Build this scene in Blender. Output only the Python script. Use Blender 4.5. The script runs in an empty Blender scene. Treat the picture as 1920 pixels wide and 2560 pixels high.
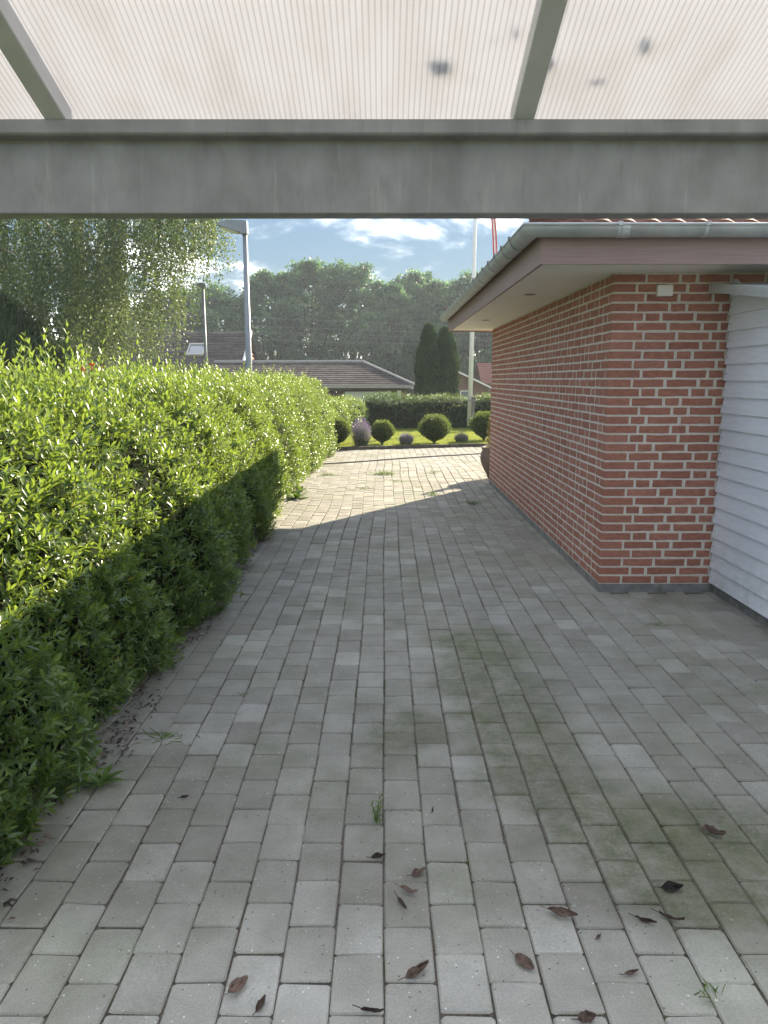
import bpy, math, random
import numpy as np
from mathutils import Matrix, Vector, Euler
R = math.radians
random.seed(7)
rng = np.random.default_rng(11)
S = bpy.context.scene
C = S.collection

# ------------------------------------------------------------------ camera, sky, sun, exposure
CAMH = 1.59
cam = bpy.data.objects.new('camera', bpy.data.cameras.new('camera'))
C.objects.link(cam)
cam.location = (0, 0, CAMH)
cam.rotation_euler = (R(90 - 9.88), 0, 0)
cam.data.sensor_fit = 'VERTICAL'
cam.data.sensor_height = 36.0
cam.data.sensor_width = 27.0
cam.data.lens = 36.0 * 1900 / 2560
cam.data.clip_start = 0.05
cam.data.clip_end = 3000
S.camera = cam

SUN_AZ, SUN_EL = R(35), R(25.5)          # azimuth to the right of +Y
SKY_REF, CLOUD = 0.74, 62.0
w = bpy.data.worlds.new('World'); S.world = w; w.use_nodes = True
nt = w.node_tree; nt.nodes.clear()
def N(nt, t, **k):
    n = nt.nodes.new(t)
    for a, b in k.items(): setattr(n, a, b)
    return n
wo = N(nt, 'ShaderNodeOutputWorld'); bg = N(nt, 'ShaderNodeBackground')
sky = N(nt, 'ShaderNodeTexSky', sky_type='NISHITA', sun_disc=False)
sky.sun_elevation = SUN_EL; sky.sun_rotation = SUN_AZ
sky.air_density = 1.0; sky.dust_density = 0.0; sky.ozone_density = 2.2
tc = N(nt, 'ShaderNodeTexCoord')
sep = N(nt, 'ShaderNodeSeparateXYZ'); nt.links.new(tc.outputs['Generated'], sep.inputs[0])
zc = N(nt, 'ShaderNodeMath', operation='MAXIMUM'); zc.inputs[1].default_value = 0.06
nt.links.new(sep.outputs[2], zc.inputs[0])
dv = N(nt, 'ShaderNodeVectorMath', operation='DIVIDE')
cz = N(nt, 'ShaderNodeCombineXYZ')
zs = N(nt, 'ShaderNodeMath', operation='POWER'); zs.inputs[1].default_value = 0.35
nt.links.new(zc.outputs[0], zs.inputs[0])
for i in range(3): nt.links.new(zs.outputs[0], cz.inputs[i])
nt.links.new(tc.outputs['Generated'], dv.inputs[0]); nt.links.new(cz.outputs[0], dv.inputs[1])
n1 = N(nt, 'ShaderNodeTexNoise'); n1.inputs['Scale'].default_value = 2.8; n1.inputs['Detail'].default_value = 9
n1.inputs['Roughness'].default_value = 0.6; n1.inputs['Distortion'].default_value = 0.25
mp = N(nt, 'ShaderNodeMapping'); mp.inputs['Location'].default_value = (0.5, 2.2, 0.1)
nt.links.new(dv.outputs[0], mp.inputs[0]); nt.links.new(mp.outputs[0], n1.inputs['Vector'])
cr = N(nt, 'ShaderNodeMapRange', interpolation_type='SMOOTHSTEP')
cr.inputs[1].default_value = 0.48; cr.inputs[2].default_value = 0.80; cr.inputs[3].default_value = 0; cr.inputs[4].default_value = 0.85
nt.links.new(n1.outputs[0], cr.inputs[0])
mx = N(nt, 'ShaderNodeMix', data_type='RGBA')
cdn = N(nt, 'ShaderNodeMapRange'); cdn.inputs[1].default_value = 0.0; cdn.inputs[2].default_value = 0.8; cdn.inputs[3].default_value = CLOUD * .22; cdn.inputs[4].default_value = CLOUD
nt.links.new(cr.outputs[0], cdn.inputs[0]); nt.links.new(cdn.outputs[0], mx.inputs[7])     # thin cloud is dimmer than thick
# even out the strong zenith-to-horizon range of the clear sky (upper sky lifted to add fill light in the shade)
lum = N(nt, 'ShaderNodeRGBToBW'); nt.links.new(sky.outputs[0], lum.inputs[0])
lmx = N(nt, 'ShaderNodeMath', operation='MULTIPLY'); lmx.inputs[1].default_value = 1 / SKY_REF; nt.links.new(lum.outputs[0], lmx.inputs[0])
lmm = N(nt, 'ShaderNodeMath', operation='MAXIMUM'); lmm.inputs[1].default_value = 0.02; nt.links.new(lmx.outputs[0], lmm.inputs[0])
lpw = N(nt, 'ShaderNodeMath', operation='POWER'); lpw.inputs[1].default_value = -0.7; nt.links.new(lmm.outputs[0], lpw.inputs[0])
hsv = N(nt, 'ShaderNodeHueSaturation'); hsv.inputs['Saturation'].default_value = 1.0; nt.links.new(sky.outputs[0], hsv.inputs['Color'])
vm = N(nt, 'ShaderNodeVectorMath', operation='SCALE'); nt.links.new(hsv.outputs[0], vm.inputs[0]); nt.links.new(lpw.outputs[0], vm.inputs['Scale'])
nt.links.new(cr.outputs[0], mx.inputs[0]); nt.links.new(vm.outputs[0], mx.inputs[6])
nt.links.new(mx.outputs[2], bg.inputs[0]); bg.inputs[1].default_value = 0.050
nt.links.new(bg.outputs[0], wo.inputs[0])

sl = bpy.data.lights.new('sun', 'SUN'); sl.energy = 2.35; sl.angle = R(0.5); sl.color = (1, 0.87, 0.66)
so = bpy.data.objects.new('sun', sl); C.objects.link(so)
sd = Vector((math.sin(SUN_AZ) * math.cos(SUN_EL), math.cos(SUN_AZ) * math.cos(SUN_EL), math.sin(SUN_EL)))
so.rotation_euler = sd.to_track_quat('Z', 'Y').to_euler()
so.location = sd * 60
S.view_settings.view_transform = 'Standard'; S.view_settings.look = 'None'
S.view_settings.exposure = 2.78; S.view_settings.gamma = 1.0; S.view_settings.use_curve_mapping = False
S.render.engine = 'CYCLES'
S.cycles.use_denoising = True
S.cycles.max_bounces = 8; S.cycles.diffuse_bounces = 5; S.cycles.transmission_bounces = 6
S.cycles.transparent_max_bounces = 8; S.cycles.caustics_reflective = False; S.cycles.caustics_refractive = False
S.cycles.sample_clamp_indirect = 6

# ------------------------------------------------------------------ helpers
def proj(X, Y, Z):
    z = Z - CAMH; p = R(9.88); fc = Y * math.cos(p) - z * math.sin(p)
    if fc < 0.05: return None
    uc = Y * math.sin(p) + z * math.cos(p)
    return 960 + 1900 * X / fc, 1280 - 1900 * uc / fc, fc

def mesh_np(name, V, F, tone=None):
    V = np.asarray(V, np.float32)
    me = bpy.data.meshes.new(name)
    if isinstance(F, np.ndarray):
        k = F.shape[1]; nf = len(F)
        me.vertices.add(len(V)); me.vertices.foreach_set('co', V.ravel())
        me.loops.add(nf * k); me.loops.foreach_set('vertex_index', F.astype(np.int32).ravel())
        me.polygons.add(nf)
        me.polygons.foreach_set('loop_start', np.arange(0, nf * k, k, dtype=np.int32))
        me.update(calc_edges=True)
    else:
        me.from_pydata(V.tolist(), [], F)
    if tone is not None:
        a = me.attributes.new('tone', 'FLOAT', 'POINT'); a.data.foreach_set('value', np.asarray(tone, np.float32))
    return me

def worldloc(o):
    l = Vector((0, 0, 0))
    while o: l += o.location; o = o.parent
    return l

def put(name, me, mat=None, parent=None, origin=None, smooth=False):
    o = bpy.data.objects.new(name, me); C.objects.link(o)
    if mat and me and not me.materials: me.materials.append(mat)
    if parent: o.parent = parent
    elif origin: o.location = origin
    if smooth:
        me.polygons.foreach_set('use_smooth', np.ones(len(me.polygons), bool))
    return o

class MB:
    """collects geometry in world coordinates, builds one mesh object"""
    def __init__(s): s.v = []; s.f = []; s.t = []
    def add(s, V, F, tone=0.5):
        n = len(s.v); s.v += [tuple(map(float, p)) for p in V]; s.f += [tuple(i + n for i in f) for f in F]
        s.t += [tone] * len(V)
    def box(s, x0, x1, y0, y1, z0, z1, tone=0.5):
        s.add([(x0,y0,z0),(x1,y0,z0),(x1,y1,z0),(x0,y1,z0),(x0,y0,z1),(x1,y0,z1),(x1,y1,z1),(x0,y1,z1)],
              [(0,3,2,1),(4,5,6,7),(0,1,5,4),(1,2,6,5),(2,3,7,6),(3,0,4,7)], tone)
    def prism(s, poly, axis, a, b, tone=0.5):
        n = len(poly)
        def P(p, t):
            return (t, p[0], p[1]) if axis == 0 else (p[0], t, p[1]) if axis == 1 else (p[0], p[1], t)
        V = [P(p, a) for p in poly] + [P(p, b) for p in poly]
        F = [tuple(range(n))[::-1], tuple(range(n, 2 * n))] + [(i, (i + 1) % n, n + (i + 1) % n, n + i) for i in range(n)]
        s.add(V, F, tone)
    def tube(s, pts, rad, n=8, cap=True, tone=0.5):
        pts = [Vector(p) for p in pts]; V = []; F = []
        if not hasattr(rad, '__len__'): rad = [rad] * len(pts)
        up = None
        for i, p in enumerate(pts):
            d = (pts[min(i + 1, len(pts) - 1)] - pts[max(i - 1, 0)]).normalized()
            if up is None: up = Vector((1, 0, 0)) if abs(d.x) < 0.8 else Vector((0, 0, 1))
            a = (up - d * up.dot(d)).normalized(); b = d.cross(a); up = a
            for k in range(n):
                t = 2 * math.pi * k / n
                V.append(p + (a * math.cos(t) + b * math.sin(t)) * rad[i])
        for i in range(len(pts) - 1):
            for k in range(n):
                F.append((i*n + k, i*n + (k+1) % n, (i+1)*n + (k+1) % n, (i+1)*n + k))
        if cap:
            F.append(tuple(range(n))[::-1]); F.append(tuple(range((len(pts)-1)*n, len(pts)*n)))
        s.add(V, F, tone)
    def lathe(s, prof, c, n=24, tone=0.5):
        V = []; F = []
        for r, z in prof:
            for k in range(n):
                t = 2 * math.pi * k / n; V.append((c[0] + r * math.cos(t), c[1] + r * math.sin(t), c[2] + z))
        for i in range(len(prof) - 1):
            for k in range(n): F.append((i*n + k, i*n + (k+1) % n, (i+1)*n + (k+1) % n, (i+1)*n + k))
        F.append(tuple(range(n))[::-1]); F.append(tuple(range((len(prof)-1)*n, len(prof)*n)))
        s.add(V, F, tone)
    def build(s, name, mat, parent=None, origin=None, smooth=False):
        o = worldloc(parent) if parent else Vector(origin or (0, 0, 0))
        V = np.array(s.v) - np.array(o)
        return put(name, mesh_np(name, V, s.f, s.t), mat, parent, tuple(o) if not parent else None, smooth)

def tag(o, label=None, cat=None, group=None, kind=None):
    if label: o['label'] = label
    if cat: o['category'] = cat
    if group: o['group'] = group
    if kind: o['kind'] = kind
    return o
def thing(name, label, cat, loc, group=None):
    o = bpy.data.objects.new(name, None); C.objects.link(o); o.location = loc; o.empty_display_size = 0.2
    return tag(o, label, cat, group)
def bevel(o, wd=0.005, seg=1):
    m = o.modifiers.new('bevel', 'BEVEL'); m.width = wd; m.segments = seg; m.limit_method = 'ANGLE'
    return o

def pieces(name, items, mat, parent, nmax=300, key=None):
    """items: (mesh, Matrix world, tone). The nmax that show largest become objects, the rest one joined part."""
    po = worldloc(parent); T = Matrix.Translation(-po)
    sc = []
    for i, (me, M, t) in enumerate(items):
        p = M.translation; q = proj(p.x, p.y, p.z)
        s = 1e6 + p.length if q is None else q[2] + (0 if -60 < q[0] < 1980 and -60 < q[1] < 2620 else 1e4)
        if key: s = key(p, s)
        sc.append((s, i))
    sc.sort()
    for s, i in sc[:nmax]:
        me, M, t = items[i]
        if not me.materials: me.materials.append(mat)
        o = bpy.data.objects.new(name, me); C.objects.link(o); o.parent = parent
        o.matrix_local = T @ M
    rest = [items[i] for s, i in sc[nmax:]]
    if not rest: return
    cache = {}
    VV = []; FF = []; TT = []; off = 0
    for me, M, t in rest:
        if me.name not in cache:
            cache[me.name] = (np.array([v.co[:] for v in me.vertices]), [tuple(p.vertices) for p in me.polygons])
        v, f = cache[me.name]
        m = np.array(T @ M)
        VV.append(v @ m[:3, :3].T + m[:3, 3]); FF += [tuple(a + off for a in g) for g in f]
        off += len(v); TT += [t] * len(v)
    o = put(name + '_field', mesh_np(name, np.concatenate(VV), FF, TT), mat, parent)
    o['kind'] = 'stuff'
    return o

# ------------------------------------------------------------------ materials
class MT:
    def __init__(s, name, rough=0.8, spec=0.3, metal=0.0):
        s.m = bpy.data.materials.new(name); s.m.use_nodes = True
        s.nt = s.m.node_tree; s.nt.nodes.clear()
        s.out = N(s.nt, 'ShaderNodeOutputMaterial'); s.b = N(s.nt, 'ShaderNodeBsdfPrincipled')
        s.nt.links.new(s.b.outputs[0], s.out.inputs[0])
        s.b.inputs['Roughness'].default_value = rough; s.b.inputs['Specular IOR Level'].default_value = spec
        s.b.inputs['Metallic'].default_value = metal
    def l(s, a, b): s.nt.links.new(a, b)
    def pos(s):
        return N(s.nt, 'ShaderNodeNewGeometry').outputs['Position']
    def obj(s): return N(s.nt, 'ShaderNodeTexCoord').outputs['Object']
    def noise(s, vec, scale, detail=4, rough=0.55, dist=0.0):
        n = N(s.nt, 'ShaderNodeTexNoise'); n.inputs['Scale'].default_value = scale; n.inputs['Detail'].default_value = detail
        n.inputs['Roughness'].default_value = rough; n.inputs['Distortion'].default_value = dist
        if vec is not None: s.l(vec, n.inputs['Vector'])
        return n.outputs[0]
    def scale(s, vec, v):
        n = N(s.nt, 'ShaderNodeVectorMath', operation='MULTIPLY'); n.inputs[1].default_value = v; s.l(vec, n.inputs[0]); return n.outputs[0]
    def rng(s, x, a, b, c=0.0, d=1.0, smooth=False):
        n = N(s.nt, 'ShaderNodeMapRange'); n.inputs[1].default_value = a; n.inputs[2].default_value = b
        n.inputs[3].default_value = c; n.inputs[4].default_value = d
        if smooth: n.interpolation_type = 'SMOOTHSTEP'
        s.l(x, n.inputs[0]); return n.outputs[0]
    def math(s, op, a, b=None):
        n = N(s.nt, 'ShaderNodeMath', operation=op)
        for i, x in enumerate((a, b)):
            if x is None: continue
            if isinstance(x, (int, float)): n.inputs[i].default_value = x
            else: s.l(x, n.inputs[i])
        return n.outputs[0]
    def mix(s, fac, a, b, mode='MIX'):
        n = N(s.nt, 'ShaderNodeMix', data_type='RGBA', blend_type=mode)
        for i, x in ((0, fac), (6, a), (7, b)):
            if isinstance(x, (int, float)): n.inputs[i].default_value = x
            elif isinstance(x, tuple): n.inputs[i].default_value = x + (1,) if len(x) == 3 else x
            else: s.l(x, n.inputs[i])
        return n.outputs[2]
    def ramp(s, x, stops):
        n = N(s.nt, 'ShaderNodeValToRGB'); e = n.color_ramp.elements
        while len(e) < len(stops): e.new(0.5)
        for k, (p, c) in enumerate(stops): e[k].position = p; e[k].color = c + (1,)
        s.l(x, n.inputs[0]); return n.outputs[0]
    def tone(s):
        a = N(s.nt, 'ShaderNodeAttribute'); a.attribute_name = 'tone'
        o = N(s.nt, 'ShaderNodeObjectInfo')
        return s.math('FRACT', s.math('ADD', a.outputs['Fac'], o.outputs['Random']))
    def attr(s):
        a = N(s.nt, 'ShaderNodeAttribute'); a.attribute_name = 'tone'; return a.outputs['Fac']
    def col(s, c):
        if isinstance(c, tuple): s.b.inputs['Base Color'].default_value = c + (1,)
        else: s.l(c, s.b.inputs['Base Color'])
    def bump(s, h, strength=0.3, dist=0.01):
        n = N(s.nt, 'ShaderNodeBump'); n.inputs['Strength'].default_value = strength; n.inputs['Distance'].default_value = dist
        s.l(h, n.inputs['Height']); s.l(n.outputs[0], s.b.inputs['Normal'])

M = {}
def plain(name, c, rough=0.7, spec=0.3, metal=0.0, var=0.12, sc=6.0, bump=0.0, bsc=60):
    t = MT(name, rough, spec, metal); p = t.pos()
    n = t.noise(p, sc, 5)
    t.col(t.mix(t.rng(n, 0.3, 0.7), tuple(x * (1 - var) for x in c), tuple(min(1, x * (1 + var)) for x in c)))
    if bump: t.bump(t.noise(p, bsc, 3), bump, 0.004)
    M[name] = t.m; return t.m

# paving: weathered concrete blocks, algae streak along the drip line
t = MT('paver', 0.88, 0.25); p = t.pos()
tn = t.tone()
base = t.ramp(tn, [(0.0, (0.272, 0.258, 0.228)), (0.3, (0.298, 0.284, 0.253)), (0.6, (0.320, 0.306, 0.275)), (0.85, (0.345, 0.331, 0.300)), (1.0, (0.39, 0.376, 0.346))])
cl = t.noise(p, 5.5, 5, 0.6)
base = t.mix(t.rng(cl, 0.35, 0.7), t.mix(1.0, base, (0.84, 0.84, 0.80), 'MULTIPLY'), t.mix(1.0, base, (1.10, 1.10, 1.08), 'MULTIPLY'))
fine = t.noise(p, 170, 3, 0.7)
base = t.mix(t.rng(fine, 0.3, 0.75), t.mix(1.0, base, (0.80, 0.80, 0.80), 'MULTIPLY'), t.mix(1.0, base, (1.14, 1.14, 1.12), 'MULTIPLY'))
vo = N(t.nt, 'ShaderNodeTexVoronoi'); vo.inputs['Scale'].default_value = 75; t.l(p, vo.inputs['Vector'])
vs = N(t.nt, 'ShaderNodeSeparateColor'); t.l(vo.outputs['Color'], vs.inputs[0])
spk = t.math('MULTIPLY', t.math('LESS_THAN', vo.outputs['Distance'], t.math('MULTIPLY', vs.outputs[1], 0.28)), t.math('GREATER_THAN', vs.outputs[0], 0.86))
base = t.mix(t.math('MULTIPLY', spk, 0.75), base, (0.55, 0.54, 0.50))
spd = t.math('MULTIPLY', t.math('LESS_THAN', vo.outputs['Distance'], t.math('MULTIPLY', vs.outputs[2], 0.26)), t.math('LESS_THAN', vs.outputs[0], 0.09))
base = t.mix(t.math('MULTIPLY', spd, 0.7), base, (0.06, 0.055, 0.05))
def blob(x, y, r):
    n = N(t.nt, 'ShaderNodeVectorMath', operation='DISTANCE'); t.l(dpos, n.inputs[0]); n.inputs[1].default_value = (x, y, 0)
    return t.rng(n.outputs['Value'], r, r * 0.35, 0, 1, True)
dn = N(t.nt, 'ShaderNodeTexNoise'); dn.inputs['Scale'].default_value = 3.0; dn.inputs['Detail'].default_value = 5; t.l(p, dn.inputs['Vector'])
dm = N(t.nt, 'ShaderNodeVectorMath', operation='MULTIPLY_ADD'); dm.inputs[1].default_value = (0.36, 0.36, 0); dm.inputs[2].default_value = (-0.18, -0.18, 0)
t.l(dn.outputs['Color'], dm.inputs[0])
da = N(t.nt, 'ShaderNodeVectorMath', operation='ADD'); t.l(p, da.inputs[0]); t.l(dm.outputs[0], da.inputs[1])
dpos = da.outputs[0]
mask = None
for x, y, r in [(0.56, 4.5, 0.40), (0.57, 4.1, 0.42), (0.58, 3.75, 0.42), (0.6, 3.4, 0.42), (0.62, 3.1, 0.40), (0.65, 2.8, 0.40), (0.74, 2.52, 0.40), (0.9, 2.32, 0.38), (1.08, 2.2, 0.38),
                (1.27, 2.1, 0.38), (1.0, 2.4, 0.42), (1.45, 2.25, 0.5), (1.5, 2.0, 0.45), (1.25, 2.5, 0.35), (0.12, 3.25, 0.28), (1.35, 1.8, 0.3)]:
    bn = blob(x, y, r); mask = bn if mask is None else t.math('MAXIMUM', mask, bn)
grn = t.math('MULTIPLY', mask, t.math('MULTIPLY', t.rng(t.noise(p, 12, 7, 0.7), 0.36, 0.60, 0.45, 1.0), t.rng(t.noise(p, 85, 4, 0.75), 0.35, 0.6, 0.6, 1.0)))
base = t.mix(t.math('MULTIPLY', grn, 0.9), base, t.mix(t.rng(cl, 0.3, 0.7), (0.085, 0.098, 0.048), (0.145, 0.145, 0.078)))
gen = t.rng(t.noise(p, 1.3, 3), 0.45, 0.68, 0, 0.45, True)
base = t.mix(gen, base, t.mix(1.0, base, (0.72, 0.78, 0.60), 'MULTIPLY'))
# pale lime bloom near the plinth
eff = None
for x, y, r in [(1.62, 5.25, 0.28), (1.72, 5.0, 0.22), (1.35, 4.9, 0.2), (1.55, 4.35, 0.16), (1.9, 3.9, 0.16), (2.1, 4.4, 0.2), (1.42, 6.2, 0.25), (1.25, 5.5, .2)]:
    bn = blob(x, y, r); eff = bn if eff is None else t.math('MAXIMUM', eff, bn)
eff = t.math('MULTIPLY', eff, t.rng(t.noise(p, 14, 6, 0.7), 0.45, 0.7, 0, 0.6))
base = t.mix(eff, base, (0.40, 0.40, 0.385))
# lighter under the roof: drier, cleaner blocks plus canopy light put into the colour
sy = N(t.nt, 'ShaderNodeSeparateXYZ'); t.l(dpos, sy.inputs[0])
dry_lit = t.rng(sy.outputs[1], 2.15, 1.75, 0, 1, True)
base = t.mix(t.math('MULTIPLY', dry_lit, 0.8), base, t.mix(1.0, base, (1.80, 1.82, 1.88), 'MULTIPLY'))
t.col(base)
hb = t.math('ADD', t.math('MULTIPLY', fine, 0.6), t.math('MULTIPLY', t.noise(p, 45, 4), 0.8))
t.bump(hb, 0.35, 0.006)
M['paver'] = t.m

t = MT('joint_sand', 0.95, 0.1); p = t.pos()
c0 = t.mix(t.rng(t.noise(p, 90, 4, 0.7), 0.3, 0.7), (0.06, 0.052, 0.040), (0.19, 0.165, 0.135))
c0 = t.mix(t.math('MULTIPLY', t.rng(t.noise(p, 2.5, 4), 0.48, 0.65, 0, 1, True), t.rng(t.noise(p, 60, 3), 0.4, 0.6)), c0, (0.05, 0.065, 0.022))
t.col(c0); t.bump(t.noise(p, 120, 3), 0.6, 0.006); M['joint_sand'] = t.m

t = MT('brick', 0.9, 0.2); p = t.pos(); tn = t.tone()
b = t.ramp(tn, [(0, (0.33, 0.148, 0.106)), (0.35, (0.365, 0.163, 0.116)), (0.7, (0.385, 0.174, 0.125)), (1, (0.415, 0.198, 0.147))])
b = t.mix(t.rng(t.noise(t.scale(p, (1, 1, 2.5)), 28, 5, 0.65), 0.3, 0.72), t.mix(1.0, b, (0.72, 0.70, 0.70), 'MULTIPLY'), t.mix(1.0, b, (1.18, 1.16, 1.14), 'MULTIPLY'))
b = t.mix(t.rng(t.noise(p, 11, 4), 0.64, 0.78, 0, 0.4), b, (0.13, 0.065, 0.055))
t.col(b); t.bump(t.noise(p, 130, 4, 0.7), 0.45, 0.004); M['brick'] = t.m
t = MT('mortar', 0.95, 0.15); p = t.pos()
t.col(t.mix(t.rng(t.noise(p, 30, 5, 0.7), 0.3, 0.7), (0.52, 0.485, 0.42), (0.66, 0.615, 0.545))); t.bump(t.noise(p, 160, 3), 0.5, 0.004); M['mortar'] = t.m
plain('plinth', (0.20, 0.20, 0.19), 0.9, 0.2, var=0.3, sc=14, bump=0.4)
plain('soffit', (0.86, 0.83, 0.76), 0.6, 0.3, var=0.04, sc=2)
t = MT('fascia', 0.55, 0.4); p = t.pos()
f0 = t.mix(t.rng(t.noise(t.scale(p, (0.6, 0.6, 14)), 6, 4), 0.3, 0.7), (0.25, 0.175, 0.160), (0.31, 0.22, 0.205))
f0 = t.mix(t.rng(t.noise(p, 4, 5), 0.6, 0.75, 0, 0.5), f0, (0.26, 0.17, 0.17)); t.col(f0); M['fascia'] = t.m
t = MT('zinc', 0.5, 0.5, 0.15); p = t.pos()
t.col(t.mix(t.rng(t.noise(p, 8, 5), 0.3, 0.7), (0.40, 0.42, 0.43), (0.55, 0.565, 0.575))); M['zinc'] = t.m
t = MT('galvanised', 0.5, 0.5, 0.35); p = t.pos()
g = t.mix(t.rng(t.noise(t.scale(p, (9, 9, 3.2)), 1.0, 7, 0.62, 0.3), 0.32, 0.68), (0.25, 0.25, 0.272), (0.35, 0.352, 0.38))
g = t.mix(t.rng(t.noise(t.scale(p, (16, 16, 4)), 2.2, 6, 0.7), 0.56, 0.7, 0, 0.5), g, (0.21, 0.21, 0.208))
g = t.mix(t.rng(t.noise(t.scale(p, (20, 20, 1.8)), 1, 4, 0.7), 0.58, 0.72, 0, 0.45), g, (0.50, 0.505, 0.50))
t.col(g); t.l(t.rng(t.noise(p, 18, 4), 0.3, 0.7, 0.42, 0.66), t.b.inputs['Roughness']); t.bump(t.noise(p, 40, 4), 0.06, 0.004); M['galvanised'] = t.m
t = MT('rafter_steel', 0.55, 0.4, 0.2); p = t.pos()
t.col(t.mix(t.rng(t.noise(p, 9, 5), 0.3, 0.7), (0.60, 0.61, 0.665), (0.70, 0.71, 0.765))); M['rafter_steel'] = t.m

# opal twin-wall sheet
t = MT('opal_sheet'); t.nt.nodes.remove(t.b); p = t.pos()
dirt = t.rng(t.noise(t.scale(p, (4, 1.5, 1)), 2.5, 5, 0.6), 0.45, 0.75, 0, 1)
sxx = N(t.nt, 'ShaderNodeSeparateXYZ'); t.l(p, sxx.inputs[0])      # thicker plastic where each web joins the skin
ln_ = t.math('PINGPONG', t.math('ADD', sxx.outputs[0], 10.0), 0.0139 / 2)
LIN = t.mix(t.rng(ln_, 0.0008, 0.0032, 0, 1, True), (0.55, 0.552, 0.572), (0.755, 0.758, 0.785))
cc = t.mix(t.math('MULTIPLY', dirt, 0.35), LIN, t.mix(1.0, LIN, (0.80, 0.78, 0.75), 'MULTIPLY'))
tr = N(t.nt, 'ShaderNodeBsdfTranslucent'); t.l(cc, tr.inputs[0])
df = N(t.nt, 'ShaderNodeBsdfDiffuse'); t.l(cc, df.inputs[0])
ms = N(t.nt, 'ShaderNodeMixShader'); ms.inputs[0].default_value = 0.28; t.l(tr.outputs[0], ms.inputs[1]); t.l(df.outputs[0], ms.inputs[2])
t.l(ms.outputs[0], t.out.inputs[0]); M['opal_sheet'] = t.m

t = MT('white_board', 0.55, 0.35); p = t.pos(); tn = t.tone()
wb = t.mix(t.rng(t.noise(t.scale(p, (2, 2, 18)), 4, 5), 0.3, 0.7), (0.69, 0.71, 0.755), (0.78, 0.80, 0.85))
wb = t.mix(t.math('MULTIPLY', tn, 0.12), wb, (0.6, 0.59, 0.56))
sz = N(t.nt, 'ShaderNodeSeparateXYZ'); t.l(p, sz.inputs[0])
wb = t.mix(t.math('MULTIPLY', t.rng(sz.outputs[2], 0.5, 0.06, 0, 1), t.rng(t.noise(p, 7, 6, 0.7), 0.45, 0.7, 0, 0.6)), wb, (0.34, 0.36, 0.27))
wb = t.mix(t.rng(t.noise(p, 17, 6, 0.75), 0.66, 0.74, 0, 0.5), wb, (0.4, 0.38, 0.34))
t.col(wb); t.bump(t.noise(t.scale(p, (1, 1, 30)), 5, 4), 0.1, 0.003); M['white_board'] = t.m
plain('dark_gap', (0.035, 0.033, 0.03), 0.95, 0.1)
plain('nail_steel', (0.10, 0.095, 0.09), 0.5, 0.5)
plain('white_plastic', (0.74, 0.73, 0.69), 0.4, 0.5, var=0.03)
plain('lamp_steel', (0.22, 0.245, 0.275), 0.45, 0.4, metal=0.2, var=0.08)
plain('lamp_lens', (0.62, 0.60, 0.50), 0.3, 0.5, var=0.05)
plain('pole_white', (0.78, 0.78, 0.78), 0.35, 0.5, var=0.03)
plain('pole_post', (0.16, 0.15, 0.135), 0.8, 0.2, var=0.25, sc=9)
plain('pot_clay', (0.155, 0.115, 0.10), 0.75, 0.3, var=0.14, sc=10, bump=0.2)
plain('soil', (0.055, 0.042, 0.030), 0.95, 0.1, var=0.4, sc=30, bump=0.8)
plain('edging', (0.075, 0.068, 0.060), 0.9, 0.2, var=0.3, sc=20)
plain('cable_black', (0.045, 0.035, 0.045), 0.6, 0.3)
plain('wire', (0.22, 0.23, 0.23), 0.6, 0.3)
plain('bark', (0.075, 0.060, 0.045), 0.9, 0.15, var=0.35, sc=9, bump=0.5, bsc=25)
plain('house_brown', (0.085, 0.055, 0.045), 0.8, 0.2, var=0.2, sc=5)
plain('siding_red', (0.30, 0.17, 0.125), 0.7, 0.3, var=0.12)
plain('trim_white', (0.72, 0.71, 0.68), 0.55, 0.3, var=0.04)
plain('garage_door', (0.62, 0.63, 0.62), 0.5, 0.3, var=0.04)
plain('frame_wood', (0.45, 0.43, 0.37), 0.6, 0.3, var=0.08)
plain('seam_grey', (0.15, 0.155, 0.16), 0.6, 0.3)
plain('grey_trim', (0.30, 0.28, 0.26), 0.6, 0.3)
plain('far_brick', (0.21, 0.115, 0.085), 0.85, 0.2, var=0.25, sc=3)
t = MT('glass_pane', 0.08, 0.6); t.col((0.16, 0.19, 0.22)); M['glass_pane'] = t.m
t = MT('birch_bark', 0.8, 0.2); p = t.pos()
t.col(t.mix(t.rng(t.noise(t.scale(p, (1, 1, 3)), 5, 5, 0.7), 0.45, 0.6), (0.42, 0.40, 0.36), (0.06, 0.05, 0.045))); M['birch_bark'] = t.m
t = MT('shingle', 0.9, 0.15); p = t.pos(); tn = t.attr()
sh = t.mix(tn, (0.055, 0.044, 0.042), (0.095, 0.080, 0.076))
br = N(t.nt, 'ShaderNodeTexBrick'); t.l(t.scale(p, (1, 0.01, 1)), br.inputs['Vector'])
sh = t.mix(t.rng(t.noise(t.scale(p, (3.5, 0.6, 6)), 1.0, 3, 0.7), 0.35, 0.65), t.mix(1.0, sh, (0.72, 0.72, 0.72), 'MULTIPLY'), t.mix(1.0, sh, (1.2, 1.2, 1.2), 'MULTIPLY'))
t.col(sh); t.bump(t.noise(p, 60, 3), 0.3, 0.01); M['shingle'] = t.m
t = MT('roof_tile', 0.8, 0.2); p = t.pos(); tn = t.tone()
rt = t.mix(tn, (0.13, 0.062, 0.046), (0.22, 0.10, 0.068))
rt = t.mix(t.rng(t.noise(p, 22, 5, 0.7), 0.5, 0.72, 0, 0.6), rt, (0.085, 0.08, 0.055)); t.col(rt); t.bump(t.noise(p, 90, 3), 0.3, 0.004); M['roof_tile'] = t.m
plain('red_roof', (0.22, 0.085, 0.06), 0.8, 0.2, var=0.2, sc=8)

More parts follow.
